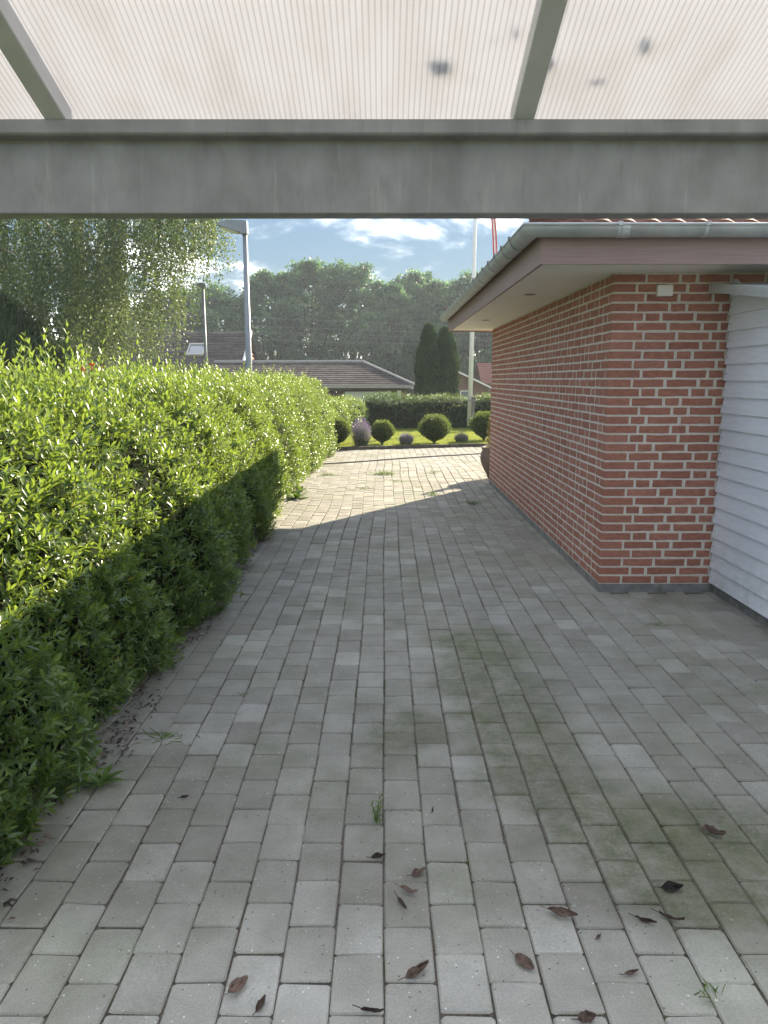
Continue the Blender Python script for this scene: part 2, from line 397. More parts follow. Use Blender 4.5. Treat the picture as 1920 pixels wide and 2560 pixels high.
def leafmat(name, stops, trans=(0.25, 0.42, 0.05), tf=0.35, rough=0.4, spec=0.5):
    t = MT(name, rough, spec); tn = t.tone() if False else t.attr()
    oi = N(t.nt, 'ShaderNodeObjectInfo')
    c = t.ramp(tn, stops); t.col(c)
    trn = N(t.nt, 'ShaderNodeBsdfTranslucent')
    t.l(t.mix(0.55, c, trans), trn.inputs[0])
    m = N(t.nt, 'ShaderNodeMixShader'); m.inputs[0].default_value = tf
    t.l(t.b.outputs[0], m.inputs[1]); t.l(trn.outputs[0], m.inputs[2]); t.l(m.outputs[0], t.out.inputs[0])
    M[name] = t.m; return t.m
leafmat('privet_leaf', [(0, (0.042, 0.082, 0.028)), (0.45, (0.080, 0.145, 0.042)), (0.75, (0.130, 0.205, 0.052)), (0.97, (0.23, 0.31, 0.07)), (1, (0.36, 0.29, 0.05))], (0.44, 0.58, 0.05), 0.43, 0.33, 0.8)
leafmat('clipped_leaf', [(0, (0.022, 0.045, 0.016)), (0.6, (0.05, 0.095, 0.026)), (1, (0.15, 0.22, 0.05))], (0.26, 0.42, 0.05), 0.28, 0.45, 0.4)
leafmat('box_leaf', [(0, (0.045, 0.08, 0.025)), (0.6, (0.09, 0.14, 0.038)), (1, (0.20, 0.26, 0.06))], (0.34, 0.44, 0.06), 0.32, 0.4, 0.4)
leafmat('birch_leaf', [(0, (0.026, 0.050, 0.022)), (0.5, (0.065, 0.105, 0.040)), (1, (0.20, 0.24, 0.08))], (0.28, 0.38, 0.10), 0.32, 0.45, 0.4)
leafmat('tree_leaf', [(0, (0.022, 0.050, 0.034)), (0.4, (0.060, 0.120, 0.066)), (0.8, (0.12, 0.20, 0.09)), (1, (0.20, 0.28, 0.11))], (0.20, 0.42, 0.17), 0.36, 0.5, 0.4)
leafmat('thuja_leaf', [(0, (0.014, 0.034, 0.012)), (0.6, (0.026, 0.055, 0.018)), (1, (0.07, 0.11, 0.03))], (0.14, 0.24, 0.04), 0.2, 0.6, 0.3)
leafmat('yellow_conifer', [(0, (0.10, 0.11, 0.04)), (1, (0.30, 0.25, 0.09))], (0.4, 0.34, 0.08), 0.3)
leafmat('lavender_green', [(0, (0.12, 0.15, 0.09)), (1, (0.22, 0.25, 0.15))], (0.34, 0.40, 0.18), 0.25, 0.6, 0.2)
leafmat('lavender_bloom', [(0, (0.20, 0.15, 0.28)), (1, (0.36, 0.29, 0.44))], (0.42, 0.32, 0.5), 0.25, 0.7, 0.2)
leafmat('grass', [(0, (0.15, 0.20, 0.04)), (1, (0.27, 0.31, 0.07))], (0.55, 0.60, 0.06), 0.42, 0.5, 0.3)
leafmat('weed', [(0, (0.06, 0.12, 0.03)), (1, (0.14, 0.22, 0.05))], (0.3, 0.45, 0.06), 0.3, 0.5, 0.3)
leafmat('red_petal', [(0, (0.45, 0.03, 0.02)), (1, (0.6, 0.05, 0.03))], (0.6, 0.04, 0.02), 0.3, 0.5, 0.3)
t = MT('dead_leaf', 0.75, 0.25); p = t.pos(); tn = t.tone()
dl = t.ramp(tn, [(0, (0.032, 0.027, 0.025)), (0.4, (0.085, 0.062, 0.050)), (0.75, (0.145, 0.105, 0.082)), (1, (0.25, 0.18, 0.145))])
dl = t.mix(t.rng(t.noise(p, 60, 4, 0.7), 0.35, 0.7), t.mix(1.0, dl, (0.6, 0.6, 0.6), 'MULTIPLY'), t.mix(1.0, dl, (1.25, 1.2, 1.2), 'MULTIPLY')); t.col(dl); M['dead_leaf'] = t.m
t = MT('ground', 0.95, 0.1); p = t.pos()
t.col(t.mix(t.rng(t.noise(p, 1.2, 6, 0.7), 0.3, 0.7), (0.085, 0.115, 0.03), (0.16, 0.19, 0.055))); M['ground'] = t.m
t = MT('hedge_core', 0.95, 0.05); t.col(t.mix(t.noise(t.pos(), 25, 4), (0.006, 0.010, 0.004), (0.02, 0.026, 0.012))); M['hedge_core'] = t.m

# ------------------------------------------------------------------ leaf clouds
def unit(a): return a / np.maximum(np.linalg.norm(a, axis=1, keepdims=True), 1e-9)
def rand_unit(n): return unit(rng.normal(size=(n, 3)))
def leaves_geo(pos, ax, nrm, L, W, fold=0.25, hi=True, curl=0.0):
    """lanceolate leaves: pos base, ax axis, nrm upper side. returns V,F"""
    n = len(pos); ax = unit(ax); nrm = unit(nrm - ax * np.sum(nrm * ax, 1, keepdims=True)); sd = np.cross(ax, nrm)
    L = np.broadcast_to(L, (n,))[:, None]; W = np.broadcast_to(W, (n,))[:, None]
    if hi:
        secs = [(0.30, 0.85), (0.68, 0.80)]
        P = [pos]
        for f, wd in secs:
            c = pos + ax * L * f - nrm * L * curl * f * f
            P += [c - sd * W * wd / 2 + nrm * W * fold * wd, c - nrm * 0, c + sd * W * wd / 2 + nrm * W * fold * wd]
        P += [pos + ax * L - nrm * L * curl]
        V = np.stack(P, 1); k = 8
        T = np.array([[0,1,2],[0,2,3],[1,4,5],[1,5,2],[2,5,6],[2,6,3],[4,7,5],[5,7,6]])[:, ::-1]
    else:
        c = pos + ax * L * 0.48
        V = np.stack([pos, c - sd * W / 2 + nrm * W * fold, c + sd * W / 2 + nrm * W * fold, pos + ax * L - nrm * L * curl], 1); k = 4
        T = np.array([[0, 2, 1], [1, 2, 3]])
    F = (np.arange(n)[:, None, None] * k + T[None]).reshape(-1, 3)
    return V.reshape(-1, 3), F, k
def leaf_object(name, pos, ax, nrm, L, W, tone, mat, parent, hi=False, fold=0.2, curl=0.1, smooth=False):
    V, F, k = leaves_geo(pos, ax, nrm, L, W, fold, hi, curl)
    V = V - np.array(worldloc(parent))
    return put(name, mesh_np(name, V, F, np.repeat(tone, k)), mat, parent, None, smooth)

# ------------------------------------------------------------------ ground
gx_ = np.concatenate([np.linspace(-400, -40, 8), np.linspace(-30, 30, 31), np.linspace(40, 400, 8)])
gy_ = np.concatenate([np.linspace(-200, -10, 6), np.linspace(-4, 44, 49), np.linspace(50, 120, 8), np.linspace(200, 1500, 6)])
def gz_(x, y):
    s = min(1, max(0, (y - 26) / 8)); s = s * s * (3 - 2 * s)
    return -0.045 - 0.95 * s
V = [(x, y, gz_(x, y)) for y in gy_ for x in gx_]
nx = len(gx_); F = np.array([(j*nx+i, j*nx+i+1, (j+1)*nx+i+1, (j+1)*nx+i) for j in range(len(gy_)-1) for i in range(nx-1)])
tag(put('ground', mesh_np('ground', V, F), M['ground']), kind='structure')

# ------------------------------------------------------------------ driveway paving
drive = MB()
def kerb_y(x): return 17.43 + (x + 1.0) * 0.98 / 3.42
drive.add([(-2.4, -2, -0.008), (9, -2, -0.008), (9, kerb_y(9), -0.008), (-2.4, kerb_y(-2.4), -0.008)], [(0, 1, 2, 3)])
driveway = tag(drive.build('driveway', M['joint_sand']), kind='structure')
def paver_mesh(k):
    r = random.Random(k); lx, ly, h = 0.1385, 0.2045, 0.05
    c = 0.0075; ring = []
    pts = [(-lx/2+c, -ly/2), (lx/2-c, -ly/2), (lx/2, -ly/2+c), (lx/2, ly/2-c), (lx/2-c, ly/2), (-lx/2+c, ly/2), (-lx/2, ly/2-c), (-lx/2, -ly/2+c)]
    pts = [(x + r.uniform(-.0022, .0022), y + r.uniform(-.0022, .0022)) for x, y in pts]
    V = []
    for s, z in ((1.0, -h), (1.0, -0.0055), (0.94, 0.0)):
        for x, y in pts:
            if s < 1: x -= math.copysign(0.0045, x); y -= math.copysign(0.0045, y)
            V.append((x, y, z + (r.uniform(-.0008, .0008) if z == 0 else r.uniform(-.0012, .0012) if z > -.01 else 0)))
    F = []
    for a in (0, 8):
        for i in range(8): F.append((a+i, a+(i+1) % 8, a+8+(i+1) % 8, a+8+i))
    F.append(tuple(range(16, 24)))
    return mesh_np('paver', V, F, [0.0] * 24)
pav = [paver_mesh(k) for k in range(8)]
items = []
CW, RL = 0.1425, 0.2085
def wob(x, y):
    k = min(1, max(0, (y - 4) / 6)); k = k * k * (3 - 2 * k)
    return (0.013 * math.sin(y * 0.9 + x * 2.1) + 0.007 * math.sin(y * 2.3 + x)) * k + 0.003 * math.sin(y * 1.7 + x * 3)
for k in range(-14, 58):
    cx = (k + 0.5) * CW
    for n in range(-8, 90):
        cy = 2.0 + (n + 0.5) * RL + (RL / 2 if k % 2 else 0) + random.uniform(-.004, .004)
        if cy > kerb_y(cx) - 0.10 or cy < 0.6: continue
        if cx > 1.70 and 5.55 < cy < 11.75: continue
        if cx > 2.70 and 1.5 < cy < 12: continue
        if cx > 7 : continue
        m = Matrix.Translation((cx + wob(cx, cy) + random.uniform(-.0015, .0015), cy, random.uniform(-.003, .0015))) @ \
            Euler((random.gauss(0, .006), random.gauss(0, .008), random.gauss(0, .008) + (math.pi if random.random() < .5 else 0))).to_matrix().to_4x4()
        items.append((random.choice(pav), m, random.random()))
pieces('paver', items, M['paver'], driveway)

# ------------------------------------------------------------------ brick house
XW, YF, YB, XE = 1.63, 5.59, 11.72, 8.4
ZB, NC = 0.067, 34
CH = (2.335 - ZB) / NC
house = thing('brick_house', 'red brick house with zinc gutter and tiled hip roof beside the paved drive', 'house', (XW, YF, 0))
wm = MB(); wm.box(XW + .0028, XE, YF + .0028, YB, 0.03, 2.36)
wall = wm.build('wall', M['mortar'], house)
pm = MB(); pm.box(XW + .0, XE - .02, YF + .0, YB - .005, -0.05, ZB - .004); pm.build('plinth', M['plinth'], house)
def brick_mesh(lx, d, h, seed, corner=0):
    r = random.Random(seed); j = lambda s=.002: r.uniform(-s, s)
    # front face at y=0, body to +y
    x0, x1, z0, z1 = -lx/2, lx/2, -h/2, h/2; c = .0035
    mid = [-.17, .17]
    bot = [(x0 + j(), z0 + j())] + [(m_ * lx, z0 + j(.0022)) for m_ in mid] + [(x1 + j(), z0 + j())]
    top = [(x1 + j(), z1 + j())] + [(-m_ * lx, z1 + j(.0022)) for m_ in mid] + [(x0 + j(), z1 + j())]
    o = bot + top; n = len(o)
    V = [(x, d, z) for x, z in o] + [(x, .003, z) for x, z in o] + \
        [(x - math.copysign(c if i in (0, 3, 4, 7) else 0, x), j(.0012), z - math.copysign(c, z)) for i, (x, z) in enumerate(o)]
    F = []
    for a in (0, n):
        for i in range(n): F.append((a+i, a+(i+1) % n, a+n+(i+1) % n, a+n+i))
    F.append(tuple(range(2*n, 3*n)))
    return mesh_np('brick', V, F, [0.0] * len(V))
JB = 0.0140; BH = CH - JB
cache = {}
def bm_(lx):
    q = (round(lx * 50), random.randrange(4))
    if q not in cache: cache[q] = brick_mesh(round(lx * 50) / 50 - 0.0005, .03, BH, hash(q) % 9999)
    return cache[q]
def corner_mesh(a, b, seed):
    r = random.Random(seed); V = []; F = []
    def jj(): return r.uniform(-.0018, .0018)
    z0, z1 = -BH/2, BH/2; c = .0035
    lo = [(0, 0), (a, 0), (a, b), (0, b)]
    V = [(x + jj(), y + jj(), z0) for x, y in lo] + [(x + jj(), y + jj(), z1) for x, y in lo]
    F = [(0,3,2,1),(4,5,6,7),(0,1,5,4),(1,2,6,5),(2,3,7,6),(3,0,4,7)]
    return mesh_np('brick', V, F, [0.0] * 8)
corners = {(i, k): corner_mesh(*((.222, .108) if i else (.158, .228)), i * 7 + k) for i in (0, 1) for k in range(3)}
items = []
Rz = Matrix.Rotation(-math.pi / 2, 4, 'Z')
SB, HB = 0.228, 0.108
def course(i, start, end, ph):
    """monk-bond run: yields (centre, length)"""
    x = start; k = ph
    pat = [[SB, SB, HB], [HB, SB, SB], [SB, HB, SB]][random.randrange(3)]
    while x < end - .01:
        L = pat[k % 3] * 1.0; k += 1
        if random.random() < .07: L = HB
        L = min(L, end - x)
        if L > .03: yield x + L / 2, L
        x += L + JB
for i in range(NC):
    z = ZB + (i + .5) * CH - JB / 2 + .003
    a, b = (.222, .108) if i % 2 else (.158, .228)
    items.append((corners[(i % 2, i % 3)], Matrix.Translation((XW, YF, z)), random.random()))
    for x, L in course(i, XW + a + JB, XE - .02, i):
        if x > 4.2: break
        items.append((bm_(L), Matrix.Translation((x, YF + random.uniform(-.001, .001), z + random.uniform(-.001, .001))), random.random()))
    for y, L in course(i, YF + b + JB, YB, i * 2 + 1):
        # side face looks to -x
        items.append((bm_(L), Matrix.Translation((XW + random.uniform(-.001, .001), y, z + random.uniform(-.001, .001))) @ Rz, random.random()))
    for x, L in course(i, XW + .11, XE - .02, i):
        if x > 3.2: break
        items.append((bm_(L), Matrix.Translation((x, YB + .004, z)) @ Matrix.Rotation(math.pi, 4, 'Z'), random.random()))
pieces('brick', items, M['brick'], wall, key=lambda p, s: s + (1e4 if p.x > 2.5 or p.y > YB else 0))

# soffit, fascia, gutter, roof
X0, Y0, Y1, X1 = 1.0, 5.06, 12.07, 9.0
sm = MB(); sm.box(X0 + .024, X1, Y0 + .024, Y1 - .024, 2.338, 2.352); soffit = sm.build('soffit', M['soffit'], house)
for y in (7.0, 9.97):
    d = MB(); d.lathe([(0.02, 0), (0.036, -.002), (0.048, -.005), (0.052, 0.002)], (1.3, y, 2.338), 20); d.build('spotlight', M['grey_trim'], house, smooth=True)
fm = MB(); fm.box(X0, X1, Y0, Y0 + .022, 2.318, 2.50); fm.build('fascia_board', M['fascia'], house)
fm = MB(); fm.box(X0 + .001, X0 + .022, Y0 + .0225, Y1, 2.318, 2.50); fm.build('fascia_board', M['fascia'], house)
fm = MB(); fm.box(X0 + .023, X1, Y1 - .022, Y1 + .002, 2.318, 2.50); fm.build('fascia_board', M['fascia'], house)
GR = 0.066
def gutter_sec(k, n=10):
    a = math.pi * k / n; return -GR * math.cos(a) , -GR * math.sin(a)
gm = MB(); NG = 10; V = []; F = []
# offset out from fascia: o from 0 (at fascia) to 2GR
def gp(k, station, inner=False):
    c, s = gutter_sec(k, NG); r = 1 - (0.05 if inner else 0)
    o = .004 + GR + c * r * -1      # distance out from the fascia
    z = 2.535 + s * r
    if station == 'far': return (X0 - o, Y1 + .02, z)
    if station == 'corner': return (X0 - o, Y0 - o, z)
    return (X1, Y0 - o, z)
for inner in (False, True):
    b0 = len(V)
    for st in ('far', 'corner', 'right'):
        for k in range(NG + 1): V.append(gp(k, st, inner))
    for s_ in range(2):
        for k in range(NG):
            q = (b0 + s_*(NG+1)+k, b0 + s_*(NG+1)+k+1, b0 + (s_+1)*(NG+1)+k+1, b0 + (s_+1)*(NG+1)+k)
            F.append(q if not inner else q[::-1])
gm.add(V, F)
o_out = .004 + 2 * GR
gm.tube([(X0 - o_out, Y1 + .02, 2.537), (X0 - o_out, Y0 - o_out, 2.537), (X1, Y0 - o_out, 2.537)], .009, 8)
for st in ('far',):
    e = len(gm.v); gm.add([gp(k, st) for k in range(NG + 1)], [tuple(range(NG + 1))])
gutter = gm.build('gutter', M['zinc'], house, smooth=True)
def bracket(cx, cy, axis, w=.022, clip=True, mat='zinc'):
    b = MB(); V = []; F = []
    for k in range(NG + 1):
        c, s = gutter_sec(k, NG); r = 1.05
        o = .004 + GR - c * r; z = 2.535 + s * r
        for t_ in (-w/2, w/2):
            V.append((cx + t_, Y0 - o, z) if axis == 0 else (X0 - o, cy + t_, z))
    for k in range(NG): F.append((2*k, 2*k+1, 2*k+3, 2*k+2))
    b.add(V, F)
    if clip:
        if axis == 0: b.box(cx - .013, cx + .013, Y0 - o_out - .014, Y0 - o_out + .012, 2.528, 2.552)
        else: b.box(X0 - o_out - .014, X0 - o_out + .012, cy - .013, cy + .013, 2.528, 2.552)
    b.build('gutter_bracket', M[mat], gutter)
for x in (1.46, 2.0, 2.54, 3.08, 3.62, 4.16): bracket(x, 0, 0)
bracket(1.50, 0, 0, .05, False)
y = 5.45
while y < 12: bracket(0, y, 1, .018, True, 'seam_grey'); y += .36
PITCH = R(25); TP = math.tan(PITCH)
hy = (Y1 - Y0) / 2; ym = (Y0 + Y1) / 2; zr = 2.545 + hy * TP
rb = MB()
rb.add([(X0 - .03, Y0 - .03, 2.50), (X1, Y0 - .03, 2.50), (X1, Y1 + .03, 2.50), (X0 - .03, Y1 + .03, 2.50), (X0 + hy, ym, zr - .05), (X1, ym, zr - .05),
        (X0 - .03, Y0 - .03, 2.52), (X1, Y0 - .03, 2.52), (X1, Y1 + .03, 2.52), (X0 - .03, Y1 + .03, 2.52)],
       [(3, 2, 1, 0), (6, 7, 5, 4), (7, 8, 5), (8, 9, 4, 5), (9, 6, 4), (0, 1, 7, 6), (1, 2, 8, 7), (2, 3, 9, 8), (3, 0, 6, 9)])
roof = rb.build('roof', M['roof_tile'], house)
TW, TL = 0.309, 0.335
def tile_mesh(seed):
    r = random.Random(seed); V = []; F = []; n = 16
    for yy, zz in ((0, .016), (TL + .05, 0.0)):
        for s_, th in ((0, 0), (1, -.014)):
            for k in range(n + 1):
                u = k / n; h = .021 * (0.5 - 0.5 * math.cos(4 * math.pi * u)) ** 0.8
                V.append(((u - .5) * TW * 1.0, yy, zz + h + th + r.uniform(-.0006, .0006)))
    m = n + 1
    for k in range(n):
        F.append((k, k+1, 2*m+k+1, 2*m+k))            # top
        F.append((m+k+1, m+k, 3*m+k, 3*m+k+1))        # underside
        F.append((k+1, k, m+k, m+k+1))                # nose
    return mesh_np('roof_tile', V, F, [0.0] * len(V))
tiles = [tile_mesh(k) for k in range(3)]
items = []
rows = int(hy / math.cos(PITCH) / TL)
for j in range(rows):
    run = j * TL * math.cos(PITCH) - .05; z = 2.566 + max(run, -.05) * TP
    for i in range(int((X1 - X0) / TW)):
        x = X0 + (i + .5) * TW - .02
        if x - TW * .3 > X0 + run + .05:
            items.append((tiles[(i + j) % 3], Matrix.Translation((x, Y0 + run, z)) @ Matrix.Rotation(PITCH, 4, 'X'), random.random()))
            items.append((tiles[(i + j) % 3], Matrix.Translation((x, Y1 - run, z)) @ Matrix.Rotation(math.pi, 4, 'Z') @ Matrix.Rotation(PITCH, 4, 'X'), random.random()))
    for i in range(int((Y1 - Y0) / TW)):
        y = Y0 + (i + .5) * TW + .05
        if Y0 + run < y - .05 and y + .05 < Y1 - run:
            items.append((tiles[(i + j) % 3], Matrix.Translation((X0 + run, y, z + .022)) @ Matrix.Rotation(-math.pi / 2, 4, 'Z') @ Matrix.Rotation(PITCH, 4, 'X'), random.random()))
pieces('roof_tile', items, M['roof_tile'], roof, 220, key=lambda p, s: s + (1e3 if p.y > 10.5 and p.x > 2 else 0))
for ya in (Y0, Y1):      # hip caps
    hm = MB(); sgn = 1 if ya == Y0 else -1
    for k in range(11):
        a, b = k / 11 * hy - .02, (k + 1) / 11 * hy + .03
        hm.tube([(X0 + a, ya + sgn * a, 2.60 + a * TP + .015), (X0 + b, ya + sgn * b, 2.60 + b * TP)], [.085, .075], 10)
    hm.build('hip_cap', M['roof_tile'], roof, smooth=False)

# white sensor box on the wall
o = MB(); o.box(1.932, 2.042, YF - .038, YF - .002, 2.172, 2.248); sb = o.build('junction_box', M['white_plastic'], None, (1.987, YF, 2.172))
bevel(sb, .005, 3); tag(sb, 'small square white plastic box mounted high on the brick wall', 'box')

# ------------------------------------------------------------------ white clad shed
XS, YS0, YS1 = 2.46, 2.4, 5.57
shed = thing('clad_shed', 'white weatherboard shed side wall butting against the red brick wall', 'shed', (XS, 4, 0))
def shed_top(y): return 2.205 - (5.6 - y) * .148
b = MB(); b.add([(XS + .04, YS0, .02), (XS + 1.8, YS0, .02), (XS + 1.8, YS1, .02), (XS + .04, YS1, .02),
                 (XS + .04, YS0, shed_top(YS0) - .01), (XS + 1.8, YS0, shed_top(YS0) - .01), (XS + 1.8, YS1, shed_top(YS1) - .01), (XS + .04, YS1, shed_top(YS1) - .01)],
               [(0,3,2,1),(4,5,6,7),(0,1,5,4),(1,2,6,5),(2,3,7,6),(3,0,4,7)])
b.build('wall', M['dark_gap'], shed)
BP = .1152; z = .085; k = 0
while z < 2.19:
    y0 = YS0
    # the board stops where the sloping top cuts it
    prof = [(XS - .010, z), (XS + .018, z), (XS + .034, z + BP + .018), (XS + .009, z + BP + .018)]
    ycut = lambda zz: 5.6 - (2.205 - zz) / .148
    ya = max(YS0, min(YS1, ycut(z) + .0))
    yb = max(YS0, min(YS1, ycut(z + BP + .018)))
    mb = MB(); jt = random.uniform(-.004, .004)
    if ya < YS1 - .02:
        ye = YS1 + jt
        mb.add([(prof[0][0], ya, prof[0][1]), (prof[1][0], ya, prof[1][1]), (prof[2][0], yb, prof[2][1]), (prof[3][0], yb, prof[3][1]),
                (prof[0][0], ye, prof[0][1]), (prof[1][0], ye, prof[1][1]), (prof[2][0], ye, prof[2][1]), (prof[3][0], ye, prof[3][1])],
               [(0,1,2,3),(7,6,5,4),(0,4,5,1),(1,5,6,2),(2,6,7,3),(3,7,4,0)], random.random())
        bd = mb.build('board', M['white_board'], shed)
        for yn in (YS1 - .03,):
            if yn > yb:
                nm = MB(); nm.tube([(XS + .004, yn, z + .05), (XS - .0065, yn, z + .05)], .0035, 8); nm.build('nail', M['nail_steel'], bd)
    z += BP; k += 1
fl = MB()
for (ya, yb) in ((YS0 - .1, YS1 + .015),):
    za, zb = shed_top(ya) + .0, shed_top(yb)
    prof = [(-.155, 0), (-.150, 0), (-.150, .056), (1.9, .060), (1.9, .066), (-.155, .062)]
    V = [(XS + a, ya, za + h) for a, h in prof] + [(XS + a, yb, zb + h) for a, h in prof]
    n = len(prof); fl.add(V, [tuple(range(n))[::-1], tuple(range(n, 2*n))] + [(i, (i+1) % n, n+(i+1) % n, n+i) for i in range(n)])
fl.build('roof_flashing', M['zinc'], shed)
pl = MB(); pl.add([(XS + .03, YS0, -.05), (XS + .08, YS0, -.05), (XS + .08, YS1, -.05), (XS + .03, YS1, -.05), (XS + .03, YS0, .07), (XS + .08, YS0, .07), (XS + .08, YS1, .07), (XS + .03, YS1, .07)],
               [(0,3,2,1),(4,5,6,7),(0,1,5,4),(1,2,6,5),(2,3,7,6),(3,0,4,7)]); pl.build('plinth', M['plinth'], shed)

# ------------------------------------------------------------------ carport canopy overhead
YBM, YL = 2.10, 2.05
SLP = R(20.2); TS = math.tan(SLP)
can = thing('carport_canopy', 'carport canopy of galvanised steel beam, rafters and ribbed opal plastic sheets', 'canopy', (0, YBM, 0))
prof = [(YBM, 2.020), (YBM + .012, 2.017), (YBM + .055, 2.017), (YBM + .055, 2.023), (YBM + .006, 2.023), (YBM + .006, 2.206), (YL + .008, 2.206), (YL + .006, 2.2355), (YL, 2.2355), (YL, 2.203), (YL + .006, 2.198), (YBM, 2.198)]
b = MB(); b.prism(prof, 0, -3.0, 3.4); bevel(b.build('beam', M['galvanised'], can), .0025, 2)
def rz(y): return 2.236 + (YL - y) * TS
RX = [-2.0, -.828, .352, 1.53, 2.71]
YTOP = -1.9
for x in RX:
    b = MB(); h = .055
    V = [(x + s * .027, y, rz(y) + q) for y in (YL + .05, YTOP) for s, q in ((-1, 0), (1, 0), (1, h), (-1, h))]
    b.add(V, [(0, 1, 2, 3), (7, 6, 5, 4), (0, 4, 5, 1), (1, 5, 6, 2), (2, 6, 7, 3), (3, 7, 4, 0)])
    bevel(b.build('rafter', M['rafter_steel'], can), .004, 2)
for a, bb in zip(RX[:-1], RX[1:]):
    V = []; F = []; xs = round(a / .0139) * .0139 + .0139; xe = bb - .004
    ya, yb = YL + .2, YTOP
    for hh in (.060, .0475):
        n = len(V); V += [(xs, ya, rz(ya) + hh + .012), (xe, ya, rz(ya) + hh + .012), (xe, yb, rz(yb) + hh + .012), (xs, yb, rz(yb) + hh + .012)]; F.append((n, n+1, n+2, n+3))
    x = xs
    while x < xe:
        n = len(V)
        V += [(x, ya, rz(ya) + .060), (x, yb, rz(yb) + .060), (x + .0012, yb, rz(yb) + .0718), (x + .0012, ya, rz(ya) + .0718)]; F.append((n, n+1, n+2, n+3))
        x += .0139
    m = MB(); m.add(V, F); m.build('opal_sheet', M['opal_sheet'], can)
for x in (-2.9, 3.3):
    b = MB(); b.box(x - .04, x + .04, YBM + .008, YBM + .05, -.04, 2.0); b.build('post', M['galvanised'], can)
b = MB(); b.box(-3.0, 3.4, YTOP - .06, YTOP, rz(YTOP) - .15, rz(YTOP) + .06); b.build('rear_beam', M['galvanised'], can)
for x in (-2.9, 3.3):
    b = MB(); b.box(x - .04, x + .04, YTOP - .055, YTOP - .005, -.04, rz(YTOP) - .15); b.build('post', M['galvanised'], can)

def dead_leaf_geo(L, W, curl, seed, stem=True):
    r = random.Random(seed); V = []; F = []; nu, nv = 8, 5
    for i in range(nu):
        u = i / (nu - 1); wd = W * math.sin(math.pi * min(.98, max(.03, u ** .8))) ** .75 * r.uniform(.85, 1.1)
        for j in range(nv):
            v = j / (nv - 1) * 2 - 1
            ang = v * curl
            x = (u - .5) * L; yy = math.sin(ang) / max(curl, .2) * wd / 2; zz = (1 - math.cos(ang)) / max(curl, .2) * wd / 2 + .20 * L * (2 * u - 1) ** 2 * (1 if u > .5 else .5) + r.uniform(0, .006) * L / .07 + .05 * L * math.sin(v * 5 + u * 7 + seed)
            V.append((x, yy, zz))
    for i in range(nu - 1):
        for j in range(nv - 1): F.append((i*nv+j, i*nv+j+1, (i+1)*nv+j+1, (i+1)*nv+j))
    if stem:
        n = len(V); k = (nv // 2); b0 = V[k]
        V += [(b0[0], b0[1]-.0012, b0[2]+.001), (b0[0], b0[1]+.0012, b0[2]+.001), (b0[0]-L*.35, b0[1]+.004, b0[2]+.004), (b0[0]-L*.35, b0[1]+.002, b0[2]+.004)]
        F.append((n, n+1, n+2, n+3))
    return V, F
def dead_leaf(x, y, z, L, W, curl, rot, seed, label, tone, roll=0, group=None, name='dead_leaf'):
    V, F = dead_leaf_geo(L, W, curl, seed)
    m = Euler((roll, 0, 0)).to_matrix()
    V = [m @ Vector(v) for v in V]; mz = min(v.z for v in V)
    m2 = Euler((0, 0, rot)).to_matrix(); V = [m2 @ (v - Vector((0, 0, mz))) for v in V]
    me = mesh_np(name, np.array(V), F, [tone] * len(V))
    o = put(name, me, M['dead_leaf'], None, (x, y, z)); s = o.modifiers.new('thick', 'SOLIDIFY'); s.thickness = .0012
    tag(o, label, 'leaf', group)
    return o
ZP = .001
GL = 'dead leaves on the paving'
DL = [(-.02, 2.33, .062, .03, 1.2, .3, 0.45, 'narrow red-brown curled dead leaf in a joint beside the green weed sprig', .45),
      (.11, 2.24, .07, .04, 1.3, .6, .4, 'tan curled dead leaf with upturned stalk, behind the dark rolled pair', .8),
      (.08, 2.15, .075, .035, 1.6, -.5, .3, 'blackish folded dead leaf lying against the rolled brown one', .02),
      (.06, 2.09, .085, .035, 2.2, -1.1, .5, 'rolled brown dead leaf pointing down the paving, beside the blackish one', .5),
      (.54, 2.05, .11, .055, 1.6, -.4, .6, 'crumpled black and brown clump of dead leaf in the paving', .15),
      (.78, 2.02, .075, .03, 1.7, -.5, .2, 'thin dark curled leaf scrap with a pale edge near the mossy blocks', .2),
      (.86, 2.03, .09, .012, 1.0, -.55, .1, 'dark twig-like strip of leaf on the mossy block edge', .05),
      (.91, 2.17, .085, .05, 1.0, .1, .7, 'pinkish tan dead leaf cupped upwards on mossy green blocks', .95),
      (1.17, 2.46, .10, .05, 1.1, -.6, .3, 'grey-brown torn dead leaf on the mossy blocks farther back', .3),
      (.085, 1.82, .10, .045, 1.2, .7, .5, 'large crumpled pale brown dead leaf with frayed tip', .7),
      (.39, 1.85, .085, .045, .9, -.9, .3, 'oval brown dead leaf with thin stalk lying flat on a pale block', .6),
      (.67, 1.82, .055, .04, 2.0, .3, .5, 'small tightly rolled brown dead leaf on a pale block', .35),
      (-.39, 1.77, .08, .05, .9, .9, .5, 'light brown folded dead leaf with long stalk on the pale paving', .75),
      (-.32, 1.71, .065, .028, 1.0, 1.3, .3, 'slim brown dead leaf lying along a joint near the light brown folded one', .6),
      (-.03, 1.69, .075, .025, 1.8, -.1, .3, 'narrow dark brown rolled leaf at the corner of four pale blocks', .25),
      (-.77, 2.70, .04, .03, 1.8, .4, .5, 'small black shrivelled leaf alone in the middle of a grey block', .0),
      (.18, 2.61, .045, .018, 1.8, 1.4, .4, 'tiny black rolled leaf standing along a block beside the weed', .02),
      (.51, 1.67, .06, .04, .8, .2, .4, 'orange-brown leaf scrap on the pale paving', .85),
      (.62, 1.955, .03, .015, 1.0, .8, .3, 'tiny brown leaf crumb near the crumpled clump', .3)]
